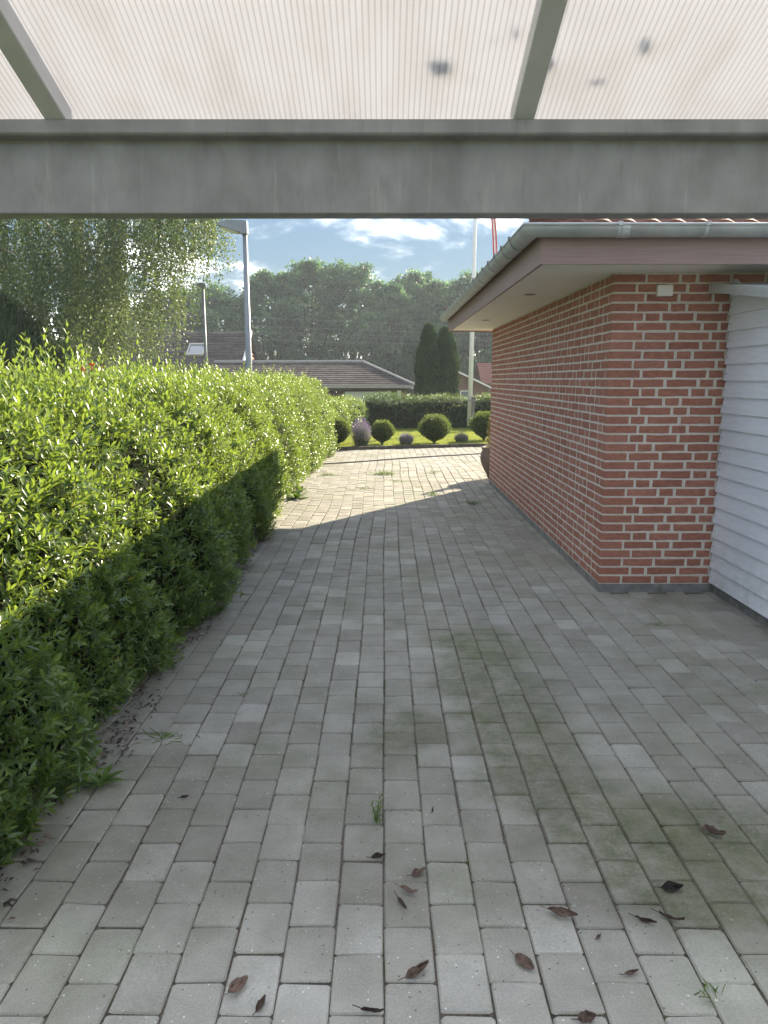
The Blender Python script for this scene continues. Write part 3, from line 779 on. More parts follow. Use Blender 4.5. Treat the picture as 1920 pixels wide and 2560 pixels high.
for i, (x, y, L, W, cu, rot, roll, lab, tn_) in enumerate(DL):
    dead_leaf(x, y, ZP, L * .8, W * .95, cu * 1.35, rot, i, lab, tn_, roll * .9, GL)
# leaves caught on top of the opal sheets
for i, (x, y, L, rot, lab) in enumerate([(.155, 2.0, .05, .6, 'dark round leaf blot showing through the opal sheet left of the rafter'),
                                         (.402, 1.99, .045, .2, 'dark leaf blot showing through the opal sheet right of the rafter'),
                                         (.31, 1.90, .03, 1.3, 'small leaf lodged against the rafter on the opal sheet'),
                                         (.56, 1.985, .014, .1, 'small dark speck of debris on the right opal sheet'),
                                         (.62, 1.94, .05, 1.2, 'long thin leaf smear lying on the right opal sheet'),
                                         (.265, 1.92, .018, .3, 'tiny forked twig on the opal sheet near the rafter'),
                                         (.225, 2.03, .016, .5, 'tiny leaf crumb near the beam on the opal sheet'),
                                         (.54, 2.04, .04, 0, 'leaf half hidden behind the beam lip on the opal sheet'),
                                         (-.8, 1.93, .03, 1, 'faint leaf beside the rafter on the opal sheet over the hedge')]):
    V, F = dead_leaf_geo(L * 1.25, L * (1.0 if i < 2 else .4), .25, i + 40, False)
    me = mesh_np('roof_leaf', np.array(V), F, [.2] * len(V))
    o = put('roof_leaf', me, M['dead_leaf'], None, (x, y, rz(y) + .088)); o.rotation_euler = (Matrix.Rotation(-SLP, 3, 'X') @ Matrix.Rotation(rot, 3, 'Z')).to_euler()
    tag(o, lab, 'leaf', 'leaves on the canopy sheets')

# ------------------------------------------------------------------ privet hedge
def hedge_build(root, path, prof, dens, Lrange, mat, lod, objs=0, core=True, corefac=.86, shoot=1.0, toptone=.25, tallf=1.0):
    """path: polyline (x,y) of the hedge foot facing the drive; prof: cross-section (offset back, z) list around the hedge"""
    path = [Vector((x, y)) for x, y in path]
    seg = [(a, b, (b - a).length) for a, b in zip(path[:-1], path[1:])]
    pl = [Vector(q) for q in prof]; plen = [(b - a).length for a, b in zip(pl[:-1], pl[1:])]; tot = sum(plen)
    POS = []; NRM = []; 
    for a, b, L in seg:
        d = (b - a) / L; back = Vector((-d.y, d.x))
        ymid = (a.y + b.y) / 2
        n = int(L * tot * dens(ymid))
        u = rng.random(n) * L; s = rng.random(n) * tot
        acc = 0
        for (p0, p1), sl_ in zip(zip(pl[:-1], pl[1:]), plen):
            m = (s >= acc) & (s < acc + sl_); acc += sl_
            q = (s[m] - acc + sl_) / sl_
            o = p0.x + (p1.x - p0.x) * q; z = p0.y + (p1.y - p0.y) * q
            e = (p1 - p0) / sl_; no, nz = -e.y, e.x      # outward normal in the section
            um = u[m]
            X = a.x + d.x * um + back.x * o; Y = a.y + d.y * um + back.y * o
            wv = .05 * np.sin(X * 3.1 + Y * 2.3) + .04 * np.sin(Y * 5.2 + z * 4.1) + .03 * np.sin(Y * 11 + z * 9 + 1) + rng.normal(size=len(um)) * .035
            NX = back.x * no; NY = back.y * no
            POS.append(np.stack([X + NX * wv, Y + NY * wv, z + nz * wv], 1)); NRM.append(np.tile([NX, NY, nz], (len(um), 1)))
    POS = np.concatenate(POS); NRM = np.concatenate(NRM); n = len(POS)
    # shoots
    dirs = unit(NRM * .75 + np.array([0, 0, .65]) + rng.normal(size=(n, 3)) * .45)
    top = NRM[:, 2] > .6
    dirs[top] = unit(np.array([0, 0, 1.0]) + rng.normal(size=(top.sum(), 3)) * .35)
    sl = rng.uniform(.07, .15, n) * shoot; longs = rng.random(n) < .10; sl[longs] *= rng.uniform(1.4, 2.4, longs.sum())
    tall = top & (rng.random(n) < .16 * tallf); sl[tall] *= rng.uniform(1.5, 2.6, tall.sum())
    sl[~top] *= .85; 
    step = 0.018 * (Lrange[0] / .035); kmax = 6
    P = []; A = []; U = []; LL = []; T = []; SP = []
    base_in = POS - dirs * (sl * .55)[:, None]
    rot = rng.random(n) * 6.28
    h = unit(np.cross(dirs, rand_unit(n))); h2 = np.cross(dirs, h)
    tipv = np.clip((rng.random(n) ** 1.5), 0, 1)
    for k in range(kmax):
        f = (k + .3) / kmax; pk = base_in + dirs * (sl * f)[:, None]
        ph = rot + k * 1.57
        s1 = h * np.cos(ph)[:, None] + h2 * np.sin(ph)[:, None]
        for sg in (1, -1):
            keep = rng.random(n) < .93
            a = unit(s1 * sg * (1.0 - .45 * f) + dirs * (.55 + .6 * f) + np.array([0, 0, .12]) + rng.normal(size=(n, 3)) * .18)
            up = unit(dirs * .9 - s1 * sg * .4 + np.array([0, 0, .5]) + rng.normal(size=(n, 3)) * .25)
            l = rng.uniform(*Lrange, n) * (1.0 - .35 * max(0, f - .75) / .25)
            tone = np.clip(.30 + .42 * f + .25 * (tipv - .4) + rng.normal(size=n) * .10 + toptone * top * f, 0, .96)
            tone[rng.random(n) < .004] = 1.0
            P.append(pk[keep]); A.append(a[keep]); U.append(up[keep]); LL.append(l[keep]); T.append(tone[keep])
    P = np.concatenate(P); A = np.concatenate(A); U = np.concatenate(U); LL = np.concatenate(LL); T = np.concatenate(T)
    ok = P[:, 2] > .0
    P, A, U, LL, T = P[ok], A[ok], U[ok], LL[ok], T[ok]
    chosen = np.zeros(len(P), bool)
    if objs:
        pp = R(9.88); zz = P[:, 2] - CAMH; fc = P[:, 1] * math.cos(pp) - zz * math.sin(pp); uc = P[:, 1] * math.sin(pp) + zz * math.cos(pp)
        px = 960 + 1900 * P[:, 0] / fc; py = 1280 - 1900 * uc / fc
        inv = (px > -10) & (px < 1920) & (py > 560) & (py < 2560) & (P[:, 0] > -1.32)
        size = np.where(inv, LL / fc, 0); idx = np.argsort(-size)[:objs]; chosen[idx] = True
        V1, F1, k1 = leaves_geo(np.zeros((1, 3)), np.array([[0, 1., 0]]), np.array([[0, 0, 1.]]), np.array([1.]), np.array([.32]), .18, True, .18)
        meshes = []
        for q in range(6):
            me = mesh_np('leaf', V1, F1, [.35 + .1 * q] * len(V1)); me.materials.append(mat); me.polygons.foreach_set('use_smooth', np.ones(len(me.polygons), bool)); meshes.append(me)
        T0 = np.array(worldloc(root))
        for i in idx:
            a = Vector(A[i]).normalized(); u = Vector(U[i]); u = (u - a * u.dot(a)).normalized(); s_ = a.cross(u)
            m = Matrix(((s_.x, a.x, u.x, 0), (s_.y, a.y, u.y, 0), (s_.z, a.z, u.z, 0), (0, 0, 0, 1)))
            o = bpy.data.objects.new('leaf', meshes[min(5, max(0, int((T[i] - .3) * 10)))]); C.objects.link(o); o.parent = root
            o.matrix_local = Matrix.Translation(P[i] - T0) @ m @ Matrix.Scale(LL[i], 4)
    rest = ~chosen
    near = rest & (P[:, 1] < lod); far = rest & ~near
    Vs = []; Fs = []; Ts = []; off = 0
    for msk, hi in ((near, True), (far, False)):
        if not msk.any(): continue
        wid = LL[msk] * rng.uniform(.28, .38, msk.sum())
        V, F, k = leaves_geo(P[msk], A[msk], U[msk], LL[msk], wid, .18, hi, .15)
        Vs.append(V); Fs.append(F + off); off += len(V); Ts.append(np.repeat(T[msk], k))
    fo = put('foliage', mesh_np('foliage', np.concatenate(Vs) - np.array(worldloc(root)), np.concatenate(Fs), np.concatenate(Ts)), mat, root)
    fo['kind'] = 'stuff'
    # twigs of the near shoots
    tw = (POS[:, 1] < 6) & (sl > .1)
    if tw.any() and lod > 0:
        pb = base_in[tw]; pe = pb + dirs[tw] * sl[tw][:, None]; s_ = h[tw] * .0012; s2 = h2[tw] * .0012
        V = np.stack([pb + s_, pb - s_ * .5 + s2, pb - s_ * .5 - s2, pe + s_ * .5, pe - s_ * .3 + s2 * .5, pe - s_ * .3 - s2 * .5], 1).reshape(-1, 3)
        nn = tw.sum(); Q = np.array([[0, 1, 4, 3], [1, 2, 5, 4], [2, 0, 3, 5]])
        F = (np.arange(nn)[:, None, None] * 6 + Q[None]).reshape(-1, 4)
        so_ = put('twigs', mesh_np('twigs', V - np.array(worldloc(root)), F, np.full(len(V), .5)), M['bark'], root); so_['kind'] = 'stuff'
    if core:
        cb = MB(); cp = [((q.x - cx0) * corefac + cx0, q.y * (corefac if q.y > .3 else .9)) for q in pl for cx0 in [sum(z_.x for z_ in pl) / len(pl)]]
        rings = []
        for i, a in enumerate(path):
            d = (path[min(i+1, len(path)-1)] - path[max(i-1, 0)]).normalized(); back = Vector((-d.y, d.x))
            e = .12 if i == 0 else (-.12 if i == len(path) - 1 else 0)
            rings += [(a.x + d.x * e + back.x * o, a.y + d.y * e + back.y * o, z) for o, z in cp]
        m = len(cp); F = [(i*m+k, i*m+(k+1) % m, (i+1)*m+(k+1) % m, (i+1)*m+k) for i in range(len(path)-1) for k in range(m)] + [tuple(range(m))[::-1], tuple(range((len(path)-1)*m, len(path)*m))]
        cb.add(rings, F); cb.build('dark_core', M['hedge_core'], root)  # solid near-black filler, standing in for the shade inside the hedge

hedge = thing('privet_hedge', 'loose leafy green privet hedge running along the paved drive', 'hedge', (-1.8, 9, 0))
PR = [(.05, .0), (-.03, .25), (-.02, .7), (.06, 1.10), (.20, 1.37), (.42, 1.51), (.85, 1.53), (1.1, 1.42), (1.2, 1.2), (1.2, .4)]
HP = [(-1.33, 1.9), (-1.27, 2.8), (-1.21, 4.2), (-1.21, 6.0), (-1.28, 8.0), (-1.36, 9.8), (-1.30, 12), (-1.22, 14.5), (-1.16, 16.5)]
hedge_build(hedge, HP, PR, lambda y: 500 if y < 7 else 400, (.031, .056), M['privet_leaf'], 9.0, 300)
# the hedge end carries on behind the flower bed and turns
hedge2 = thing('privet_hedge', 'lower pale green end of hedge behind the lavender, turning towards the flagpole', 'hedge', (-1.6, 20, 0))
PR2 = [(.1, .0), (.0, .4), (.05, .7), (.2, .88), (.5, .96), (.9, .88), (1.0, .4)]
hedge_build(hedge2, [(-1.25, 16.6), (-1.35, 18.4), (-1.22, 20.5), (-.95, 22.5), (-.55, 24.2)], PR2, lambda y: 220, (.045, .07), M['privet_leaf'], 0)
hedge3 = thing('clipped_hedge', 'low clipped dark green hedge closing the lawn behind the round bushes', 'hedge', (3, 25, 0))
PR3 = [(.12, .0), (.0, .3), (.0, .8), (.08, .98), (.4, 1.04), (.8, .98), (.9, .3)]
# path direction chosen so that 'back' points away from the camera
hedge_build(hedge3, [(-.6, 24.4), (3.2, 25.2), (9.5, 26.2)], PR3, lambda y: 260, (.04, .06), M['clipped_leaf'], 0, toptone=.5, tallf=.4)

# long new shoots standing above the clipped top
ns = 330; ys = 2.6 + rng.random(ns) ** 1.3 * 13.5; xs = -1.32 - rng.random(ns) * 1.05; hh = rng.uniform(.12, .30, ns) + np.clip((7 - ys) / 4, 0, 1) * rng.uniform(0, .16, ns)
dr = unit(np.stack([rng.normal(size=ns) * .22, rng.normal(size=ns) * .22, np.ones(ns)], 1)); zb = np.where(xs > -1.5, 1.32, 1.43)
P = []; A = []; U = []; L_ = []; T = []; tw = MB()
h = unit(np.cross(dr, rand_unit(ns))); h2 = np.cross(dr, h)
b0 = np.stack([xs, ys, zb], 1)
for k in range(11):
    f = (k + .5) / 11; pk = b0 + dr * ((hh + .08) * f)[:, None]; ph = k * 1.57
    s1 = h * math.cos(ph) + h2 * math.sin(ph)
    for sg in (1, -1):
        P.append(pk); A.append(unit(s1 * sg * (.9 - .5 * f) + dr * (.7 + .4 * f) + rng.normal(size=(ns, 3)) * .12)); U.append(unit(dr - s1 * sg * .3 + rng.normal(size=(ns, 3)) * .2))
        L_.append(rng.uniform(.04, .068, ns) * (1.1 - .5 * f)); T.append(np.clip(.55 + .35 * f + rng.normal(size=ns) * .1, 0, .97))
L_ = np.concatenate(L_); o = leaf_object('shoot_leaves', np.concatenate(P), np.concatenate(A), np.concatenate(U), L_, L_ * .3, np.concatenate(T), M['privet_leaf'], hedge, True, .18, .15); o['kind'] = 'stuff'
for i in range(ns): tw.tube([b0[i], b0[i] + dr[i] * (hh[i] + .08)], [.0022, .001], 4, False)
o = tw.build('shoot_stems', M['weed'], hedge); o['kind'] = 'stuff'

# leaf litter along the hedge foot
n = 900; ys = rng.uniform(2.0, 7.5, n); xs = -1.24 + rng.normal(size=n) * .045 + .05 * np.sin(ys * 4.3) + .03 * np.sin(ys * 11)
pos = np.stack([xs, ys, rng.uniform(.002, .012, n)], 1); ax = unit(np.stack([rng.normal(size=n), rng.normal(size=n), rng.normal(size=n) * .15], 1))
root = np.tile([0, 0, 1.], (n, 1)) + rng.normal(size=(n, 3)) * .3
V, F, k = leaves_geo(pos, ax, root, rng.uniform(.02, .045, n), rng.uniform(.008, .016, n), .25, False, .2)
lo = put('leaf_litter', mesh_np('leaf_litter', V, F, np.repeat(rng.random(n), k)), M['dead_leaf'])
tag(lo, 'brown dead leaf litter along the foot of the privet hedge', 'leaf litter', kind='stuff')

# ------------------------------------------------------------------ weeds
def grass_tuft(x, y, n, h, spread, label, flat=.6, mat='weed', cat='weed', name='grass_tuft', group='weeds in the paving joints', wfac=.06):
    root = thing(name, label, cat, (x, y, 0), group)
    nn = n; p = np.stack([x + rng.normal(size=nn) * spread, y + rng.normal(size=nn) * spread * .5, np.full(nn, -.004)], 1)
    a = unit(rng.normal(size=(nn, 3)) * np.array([flat, flat, .2]) + np.array([0, 0, .8])); up = unit(np.array([0, 0, 1.]) + rng.normal(size=(nn, 3)) * .6)
    L = rng.uniform(.5, 1.1, nn) * h
    o = leaf_object('blades', p, a, up, L, L * wfac + .002, rng.random(nn), M[mat], root, True, .2, .35); o['kind'] = 'stuff'
    return root
root = thing('weed_sprig', 'bright green feathery weed sprig growing in a joint between grey blocks', 'weed', (-.02, 2.52, 0), 'weeds in the paving joints')
st = MB(); P = []; A = []
for q in range(5):
    bx = -.02 + random.uniform(-.012, .012); by = 2.52 + random.uniform(-.01, .02); hgt = random.uniform(.05, .10); lx, ly = random.uniform(-.02, .02), random.uniform(-.01, .02)
    st.tube([(bx, by, -.005), (bx + lx * .4, by + ly * .4, hgt * .5), (bx + lx, by + ly, hgt)], .0011, 5)
    for s_ in range(14):
        f = (s_ + 1) / 14; P.append((bx + lx * f, by + ly * f, hgt * f)); A.append((math.cos(s_ * 2.4), math.sin(s_ * 2.4), .7))
st.build('stem', M['weed'], root)
P = np.array(P); leaf_object('leaves', P, np.array(A), np.tile([0, 0, 1.], (len(P), 1)), np.full(len(P), .018), np.full(len(P), .006), rng.random(len(P)) * .5 + .5, M['weed'], root, True)
W_ = [(.85, 1.74, 14, .045, .025, 'thin dark green grass blades in a joint between the pale blocks', .9),
      (0.0, 12.85, 160, .16, .10, 'bushy green grass tuft on sunlit paving, farthest from the wall shadow', 1),
      (-.32, 11.12, 150, .07, .14, 'wide low green grass patch on sunlit paving', 1.4),
      (.19, 11.95, 60, .06, .06, 'small flat grass tuft between the two larger tufts', 1.4),
      (.56, 11.27, 90, .06, .10, 'straggling low grass along a joint near the shadow edge', 1.3),
      (.84, 13.04, 40, .12, .05, 'thin upright pale grass tuft on the sunlit paving', .7),
      (.78, 11.55, 40, .06, .05, 'tiny grass tuft beside the straggling low grass', 1.2),
      (.68, 10.48, 50, .13, .04, 'upright grass tuft standing right on the shadow edge', .5),
      (-.95, 12.72, 120, .12, .10, 'grass tuft beside the hedge foot on sunlit paving', 1),
      (1.15, 9.69, 60, .12, .035, 'dark upright grass tuft in the shade near the brick wall', .6),
      (1.77, 4.80, 120, .03, .05, 'low moss-green weed cushion in front of the brick wall', 1.6),
      (-.72, 3.68, 14, .03, .012, 'tiny yellow-green sprout in a joint beside the hedge', .6),
      (-.98, 3.2, 40, .06, .05, 'thin trailing green weed beside the hedge litter', 1.4)]
for x, y, n_, h_, sp, lab, fl_ in W_: grass_tuft(x, y, n_, h_ * (.72 if y > 8 else 1), sp, lab, fl_)
def rosette(x, y, n, L, label, w=.3, lift=.5, tone=(0.1, .7)):
    root = thing('broadleaf_weed', label, 'weed', (x, y, 0), 'weeds in the paving joints')
    for k in range(n):
        a = k * 2.4 + random.random() * .5; li = random.uniform(.15, lift)
        P = np.array([[x, y, .002]]); l = L * random.uniform(.6, 1.1)
        leaf_object('leaf', P, np.array([[math.cos(a), math.sin(a), li]]), np.array([[0, 0, 1.]]), np.array([l]), np.array([l * w]), np.array([random.uniform(*tone)]), M['weed'], root, True, .12, .3, True)
rosette(-1.13, 2.80, 13, .12, 'dandelion-like weed rosette growing out at the hedge foot', .3, 1.0)
rosette(-1.31, 2.37, 7, .15, 'broad-leaved weed at the near end of the hedge foot', .3, .8)
rosette(-1.2, 10.2, 18, .22, 'large bright green broad-leaved weed where hedge meets sunlit paving', .4, 1.2, (.6, 1))
rosette(-1.2, 10.9, 10, .18, 'smaller bright broad-leaved weed behind the large one at the hedge', .4, 1.2, (.6, 1))

# ------------------------------------------------------------------ bed, lawn, edging, cable
LZ = .012
lawn = MB(); lawn.add([(-1.6, kerb_y(-1.6) + .45, LZ), (9.5, kerb_y(9.5) + .45, LZ), (9.5, 26.3, LZ), (-.6, 24.6, LZ), (-1.6, 20, LZ)], [(0, 1, 2, 3, 4)])
lw = lawn.build('lawn', M['ground']); tag(lw, kind='structure')
bed = MB(); bed.add([(-1.7, kerb_y(-1.7) + .02, .006), (9.5, kerb_y(9.5) + .02, .006), (9.5, kerb_y(9.5) + .55, .006), (-1.7, kerb_y(-1.7) + .55, .006)], [(0, 1, 2, 3)])
tag(bed.build('flower_bed', M['soil']), kind='structure')
n = 60000; xs = rng.uniform(-1.5, 6, n); ys = 17.75 + (xs + 1) * .2865 + .18 + rng.random(n) ** 1.2 * 7
ok = ys < 25.2 + xs * .13; xs, ys = xs[ok], ys[ok]; n = len(xs)
pos = np.stack([xs, ys, np.full(n, .01)], 1); ax = unit(rng.normal(size=(n, 3)) * np.array([.5, .5, .1]) + np.array([0, 0, .8]))
V, F, k = leaves_geo(pos, ax, rand_unit(n), rng.uniform(.03, .065, n), np.full(n, .007), .1, False, .3)
tag(put('lawn_grass', mesh_np('lawn_grass', V, F, np.repeat(rng.random(n), k)), M['grass']), 'sunlit short lawn grass behind the round bushes', 'grass', kind='stuff')
ke = MB(); xa, xb = -1.7, 7.0; nse = 40
for i in range(nse):
    a = xa + (xb - xa) * i / nse; b_ = xa + (xb - xa) * (i + 1) / nse
    ke.add([(a, kerb_y(a) - .05, -.03), (b_, kerb_y(b_) - .05, -.03), (b_, kerb_y(b_) + .03, -.03), (a, kerb_y(a) + .03, -.03),
            (a, kerb_y(a) - .05, .07 + random.uniform(-.006, .006)), (b_ - .008, kerb_y(b_) - .05, .07), (b_ - .008, kerb_y(b_) + .03, .07), (a, kerb_y(a) + .03, .07)],
           [(0,3,2,1),(4,5,6,7),(0,1,5,4),(1,2,6,5),(2,3,7,6),(3,0,4,7)])
tag(ke.build('bed_edging', M['edging'], None, (2, 18.3, 0)), 'low dark edging strip between the paving and the flower bed', 'edging')
cb = MB(); pts = []
for i in range(30):
    f = i / 29; x = -1.6 + 5.0 * f; y = 14.43 + (x + 1.14) * .637 + .05 * math.sin(x * 2.2) ; pts.append((x, y, .012))
cb.tube(pts, .011, 8); tag(cb.build('cable', M['cable_black'], None, (0, 15, 0), True), 'thin dark cable lying straight across the sunlit paving', 'cable')

def ball_bush(x, y, r, h, label, squash=1.0, dens=6500, group='round clipped box bushes', name='box_bush', lean=.0):
    root = thing(name, label, 'bush', (x, y, 0), group)
    n = dens; d = rand_unit(n); zc = h - r * squash
    low = d[:, 2] < 0
    rr = np.where(low, 1 + .10 * d[:, 2], 1.0) * (1 + rng.normal(size=n) * .05) * (1 + .05 * np.sin(d[:, 0] * 7 + d[:, 2] * 5) + .04 * np.sin(d[:, 1] * 9 + d[:, 2] * 8 + x))
    P = d * rr[:, None] * r
    # pear shape: narrow towards the stem
    tz = np.clip((P[:, 2] / r + 1) / 2, 0, 1); kx = .35 + .65 * np.clip(tz * 2.4, 0, 1) ** .7
    P[:, 0] *= kx; P[:, 1] *= kx
    P[:, 2] = np.where(P[:, 2] > 0, P[:, 2] * squash, P[:, 2] * (zc - .07) / r)
    P += np.array([x, y, zc]); A = unit(d + rng.normal(size=(n, 3)) * .5 + np.array([0, 0, .25]))
    leaf_object('foliage', P, A, rand_unit(n) + np.array([0, 0, .6]), rng.uniform(.022, .045, n), rng.uniform(.012, .02, n), np.clip(.45 + .35 * d[:, 2] + rng.normal(size=n) * .18, 0, 1), M['box_leaf'], root)
    c = MB(); prof = []
    for i in range(9):
        th = math.pi * (i / 8); zz = -math.cos(th)
        kk = .35 + .65 * min(1, ((zz + 1) / 2 * 2.4)) ** .7
        prof.append((max(.01, math.sin(th) * r * kk * .92), zc + (zz * r * squash if zz > 0 else zz * (zc - .07)) * .93))
    c.lathe(prof, (x, y, 0), 16); c.build('core', M['hedge_core'], root, smooth=True)
    s = MB(); s.tube([(x, y, -.03), (x + .01, y, .06), (x, y, .16)], [.035, .03, .04], 8); s.build('stem', M['bark'], root)
ball_bush(-1.12, 18.15, .30, .66, 'round clipped box bush tucked against the hedge end beside the tall lavender')
ball_bush(-.05, 18.7, .275, .58, 'small round clipped box bush beside the tall lavender')
ball_bush(1.25, 19.0, .375, .72, 'largest round clipped box bush, alone between two low lavenders')
ball_bush(2.62, 20.0, .36, .75, 'tall rounded box bush by the corner of the brick house')
def lavender(x, y, r, h, nb, label, bloom=1.0, tall=True):
    root = thing('lavender', label, 'lavender', (x, y, 0), 'lavender plants in the bed')
    n = nb; th = rng.random(n) * 6.28; q = np.sqrt(rng.random(n)); sp = q * r
    base = np.stack([x + np.cos(th) * sp * .45, y + np.sin(th) * sp * .45, np.zeros(n)], 1)
    tip = np.stack([x + np.cos(th) * sp, y + np.sin(th) * sp, h * (1 - .35 * q ** 2) * rng.uniform(.55, 1.08, n)], 1)
    P = []; A = []; T = []; nl = 11
    for k in range(nl):
        f = (k + .5) / nl * .8
        P.append(base + (tip - base) * f + rng.normal(size=(n, 3)) * .012); A.append(unit(unit(tip - base) + rng.normal(size=(n, 3)) * .5))
    P = np.concatenate(P); A = np.concatenate(A); P[:, 2] = np.maximum(P[:, 2], .01)
    leaf_object('foliage', P, A, rand_unit(len(P)), rng.uniform(.03, .06, len(P)), np.full(len(P), .008), rng.random(len(P)), M['lavender_green'], root)
    m = rng.random(n) < bloom; tp = tip[m]; b = len(tp); D = unit(tip[m] - base[m])
    P = []; A = []
    for k in range(7):
        P.append(tp - D * (.015 * k) + rng.normal(size=(b, 3)) * .004); A.append(unit(D * .5 + rng.normal(size=(b, 3)) * .6))
    P = np.concatenate(P); A = np.concatenate(A)
    leaf_object('flowers', P, A, rand_unit(len(P)), rng.uniform(.014, .024, len(P)), np.full(len(P), .010), rng.random(len(P)), M['lavender_bloom'], root)
    c = MB(); c.lathe([(r * .3, 0), (r * .45, h * .25), (r * .35, h * .42), (.02, h * .5)], (x, y, 0), 12); c.build('core', M['hedge_core'], root)
lavender(-.54, 17.98, .25, .72, 700, 'tall upright lavender clump with purple top beside the hedge end', .75)
lavender(.54, 18.62, .19, .32, 420, 'low lavender with pale purple heads between the small and large round bushes', .9)
lavender(1.97, 19.4, .2, .29, 380, 'low grey-green lavender near the flagpole, few blooms', .3)

# pot with a small yellow conifer at the house corner
pot = thing('urn_pot', 'big-bellied brown clay urn standing at the far corner of the brick house', 'pot', (1.86, 12.25, 0))
b = MB(); b.lathe([(.15, 0), (.17, .01), (.20, .08), (.255, .18), (.295, .28), (.305, .34), (.295, .41), (.275, .47), (.285, .50), (.285, .52), (.25, .52), (.24, .47), (.20, .45)], (1.86, 12.25, 0), 32); b.build('body', M['pot_clay'], pot, smooth=True)
b = MB(); b.lathe([(.24, .455), (.23, .475), (.05, .48)], (1.86, 12.25, 0), 20); b.build('soil', M['soil'], pot)
yc = thing('potted_conifer', 'small yellowish conifer growing in the brown urn', 'plant', (1.72, 12.25, .47))
n = 2200; th = rng.random(n) * 6.28; q = rng.random(n); z = q * .5; r_ = .09 * (1 - q * .75) * (.5 + .5 * np.sin(q * 14) ** 2) * np.sqrt(rng.random(n))
P = np.stack([1.72 + np.cos(th) * r_, 12.25 + np.sin(th) * r_, .47 + z], 1)
leaf_object('foliage', P, unit(np.stack([np.cos(th), np.sin(th), np.full(n, .9)], 1) + rng.normal(size=(n, 3)) * .4), rand_unit(n), rng.uniform(.02, .05, n), np.full(n, .008), rng.random(n), M['yellow_conifer'], yc)
b = MB(); b.tube([(1.72, 12.25, .45), (1.72, 12.25, .85)], [.012, .004], 6); b.build('stem', M['bark'], yc)

# ------------------------------------------------------------------ lamps, flagpole
l1 = thing('street_lamp', 'tall grey steel street lamp with flat head rising behind the privet hedge', 'street lamp', (-2.62, 15, 0), 'street lamps')
b = MB(); b.tube([(-2.62, 15, -.05), (-2.62, 15, 1.2), (-2.62, 15, 4.36)], [.075, .068, .042], 16); b.build('pole', M['lamp_steel'], l1, smooth=True)
b = MB(); sx = -2.56
prof = [(-2.565, 4.28), (-2.565, 4.52), (-2.70, 4.535), (-2.95, 4.53), (-3.10, 4.50), (-3.13, 4.46), (-3.11, 4.435), (-2.95, 4.38), (-2.80, 4.325), (-2.70, 4.31), (-2.69, 4.28)]
b.prism(prof, 1, 14.90, 15.10); hd = b.build('lamp_head', M['lamp_steel'], l1); bevel(hd, .02, 3)
b = MB(); b.add([(-3.09, 14.915, 4.425), (-2.72, 14.915, 4.302), (-2.72, 15.085, 4.302), (-3.09, 15.085, 4.425), (-2.95, 14.94, 4.352), (-2.80, 14.94, 4.298), (-2.80, 15.06, 4.298), (-2.95, 15.06, 4.352)],
              [(0, 1, 5, 4), (1, 2, 6, 5), (2, 3, 7, 6), (3, 0, 4, 7), (4, 5, 6, 7)]); b.build('lamp_lens', M['lamp_lens'], hd)
l2 = thing('street_lamp', 'slim distant street lamp with small hooded head in front of the shingled roof', 'street lamp', (-5.05, 22, 0), 'street lamps')
b = MB(); b.tube([(-5.05, 22, -.05), (-5.06, 22, 4.12)], [.055, .035], 12); b.build('pole', M['lamp_steel'], l2, smooth=True)
b = MB(); b.prism([(-4.97, 4.12), (-4.96, 4.2), (-5.02, 4.25), (-5.12, 4.26), (-5.25, 4.22), (-5.22, 4.18), (-5.10, 4.11)], 1, 21.93, 22.07); hd = b.build('lamp_head', M['lamp_steel'], l2); bevel(hd, .015, 2)
b = MB(); b.box(-5.2, -5.11, 21.95, 22.05, 4.10, 4.15); b.build('lamp_lens', M['lamp_lens'], hd)

fp = thing('flagpole', 'tall white flagpole clamped to a weathered dark foot post by the far hedge', 'flagpole', (2.72, 23.8, 0))
b = MB(); b.tube([(2.66, 23.8, .18), (2.70, 23.8, 4), (2.74, 23.8, 9.5)], [.075, .065, .035], 16); b.build('pole', M['pole_white'], fp, smooth=True)
b = MB(); b.tube([(2.74, 23.8, 9.48), (2.74, 23.8, 9.54), (2.74, 23.8, 9.62)], [.05, .075, .02], 12); b.build('finial', M['lamp_steel'], fp, smooth=True)
b = MB(); b.box(2.70, 2.80, 23.62, 23.72, -.05, 1.08); b.build('foot_post', M['pole_post'], fp)
for z in (.36, .95):
    b = MB(); b.box(2.58, 2.82, 23.60, 23.62, z - .015, z + .015); b.box(2.56, 2.58, 23.60, 23.9, z - .015, z + .015); b.build('clamp', M['lamp_steel'], fp)
pn = MB(); ns = 46; V = []; F = []
for i in range(ns + 1):
    f = i / ns; z = 9.35 - 4.7 * f; ox = 2.80 + .50 * math.sin(min(1, f * 1.25) * 1.57) + .03 * math.sin(f * 9); wd = .10 * (1 - .45 * f); a = .9 * math.sin(f * 7) + .5
    for s_ in (-1, -.34, .34, 1): V.append((ox + s_ * wd * math.cos(a), 23.8 + s_ * wd * math.sin(a) + .05 * math.sin(f * 11), z))
for i in range(ns):
    for k in range(3): F.append((i*4+k, i*4+k+1, i*4+k+5, i*4+k+4))
me = mesh_np('pennant', np.array(V) - np.array((2.8, 23.8, 9.3)), F, [.5] * len(V))
me.materials.append(plain('pennant_red', (0.55, 0.05, 0.06), 0.8, 0.1)); me.materials.append(plain('pennant_white', (0.75, 0.74, 0.74), 0.8, 0.1))
me.polygons.foreach_set('material_index', [1 if i % 3 == 1 else 0 for i in range(len(me.polygons))])
po_ = put('pennant', me, None, None, (2.8, 23.8, 9.3)); po_.modifiers.new('thick', 'SOLIDIFY').thickness = .006
tag(po_, 'long narrow red and white pennant hanging beside the white flagpole', 'pennant')

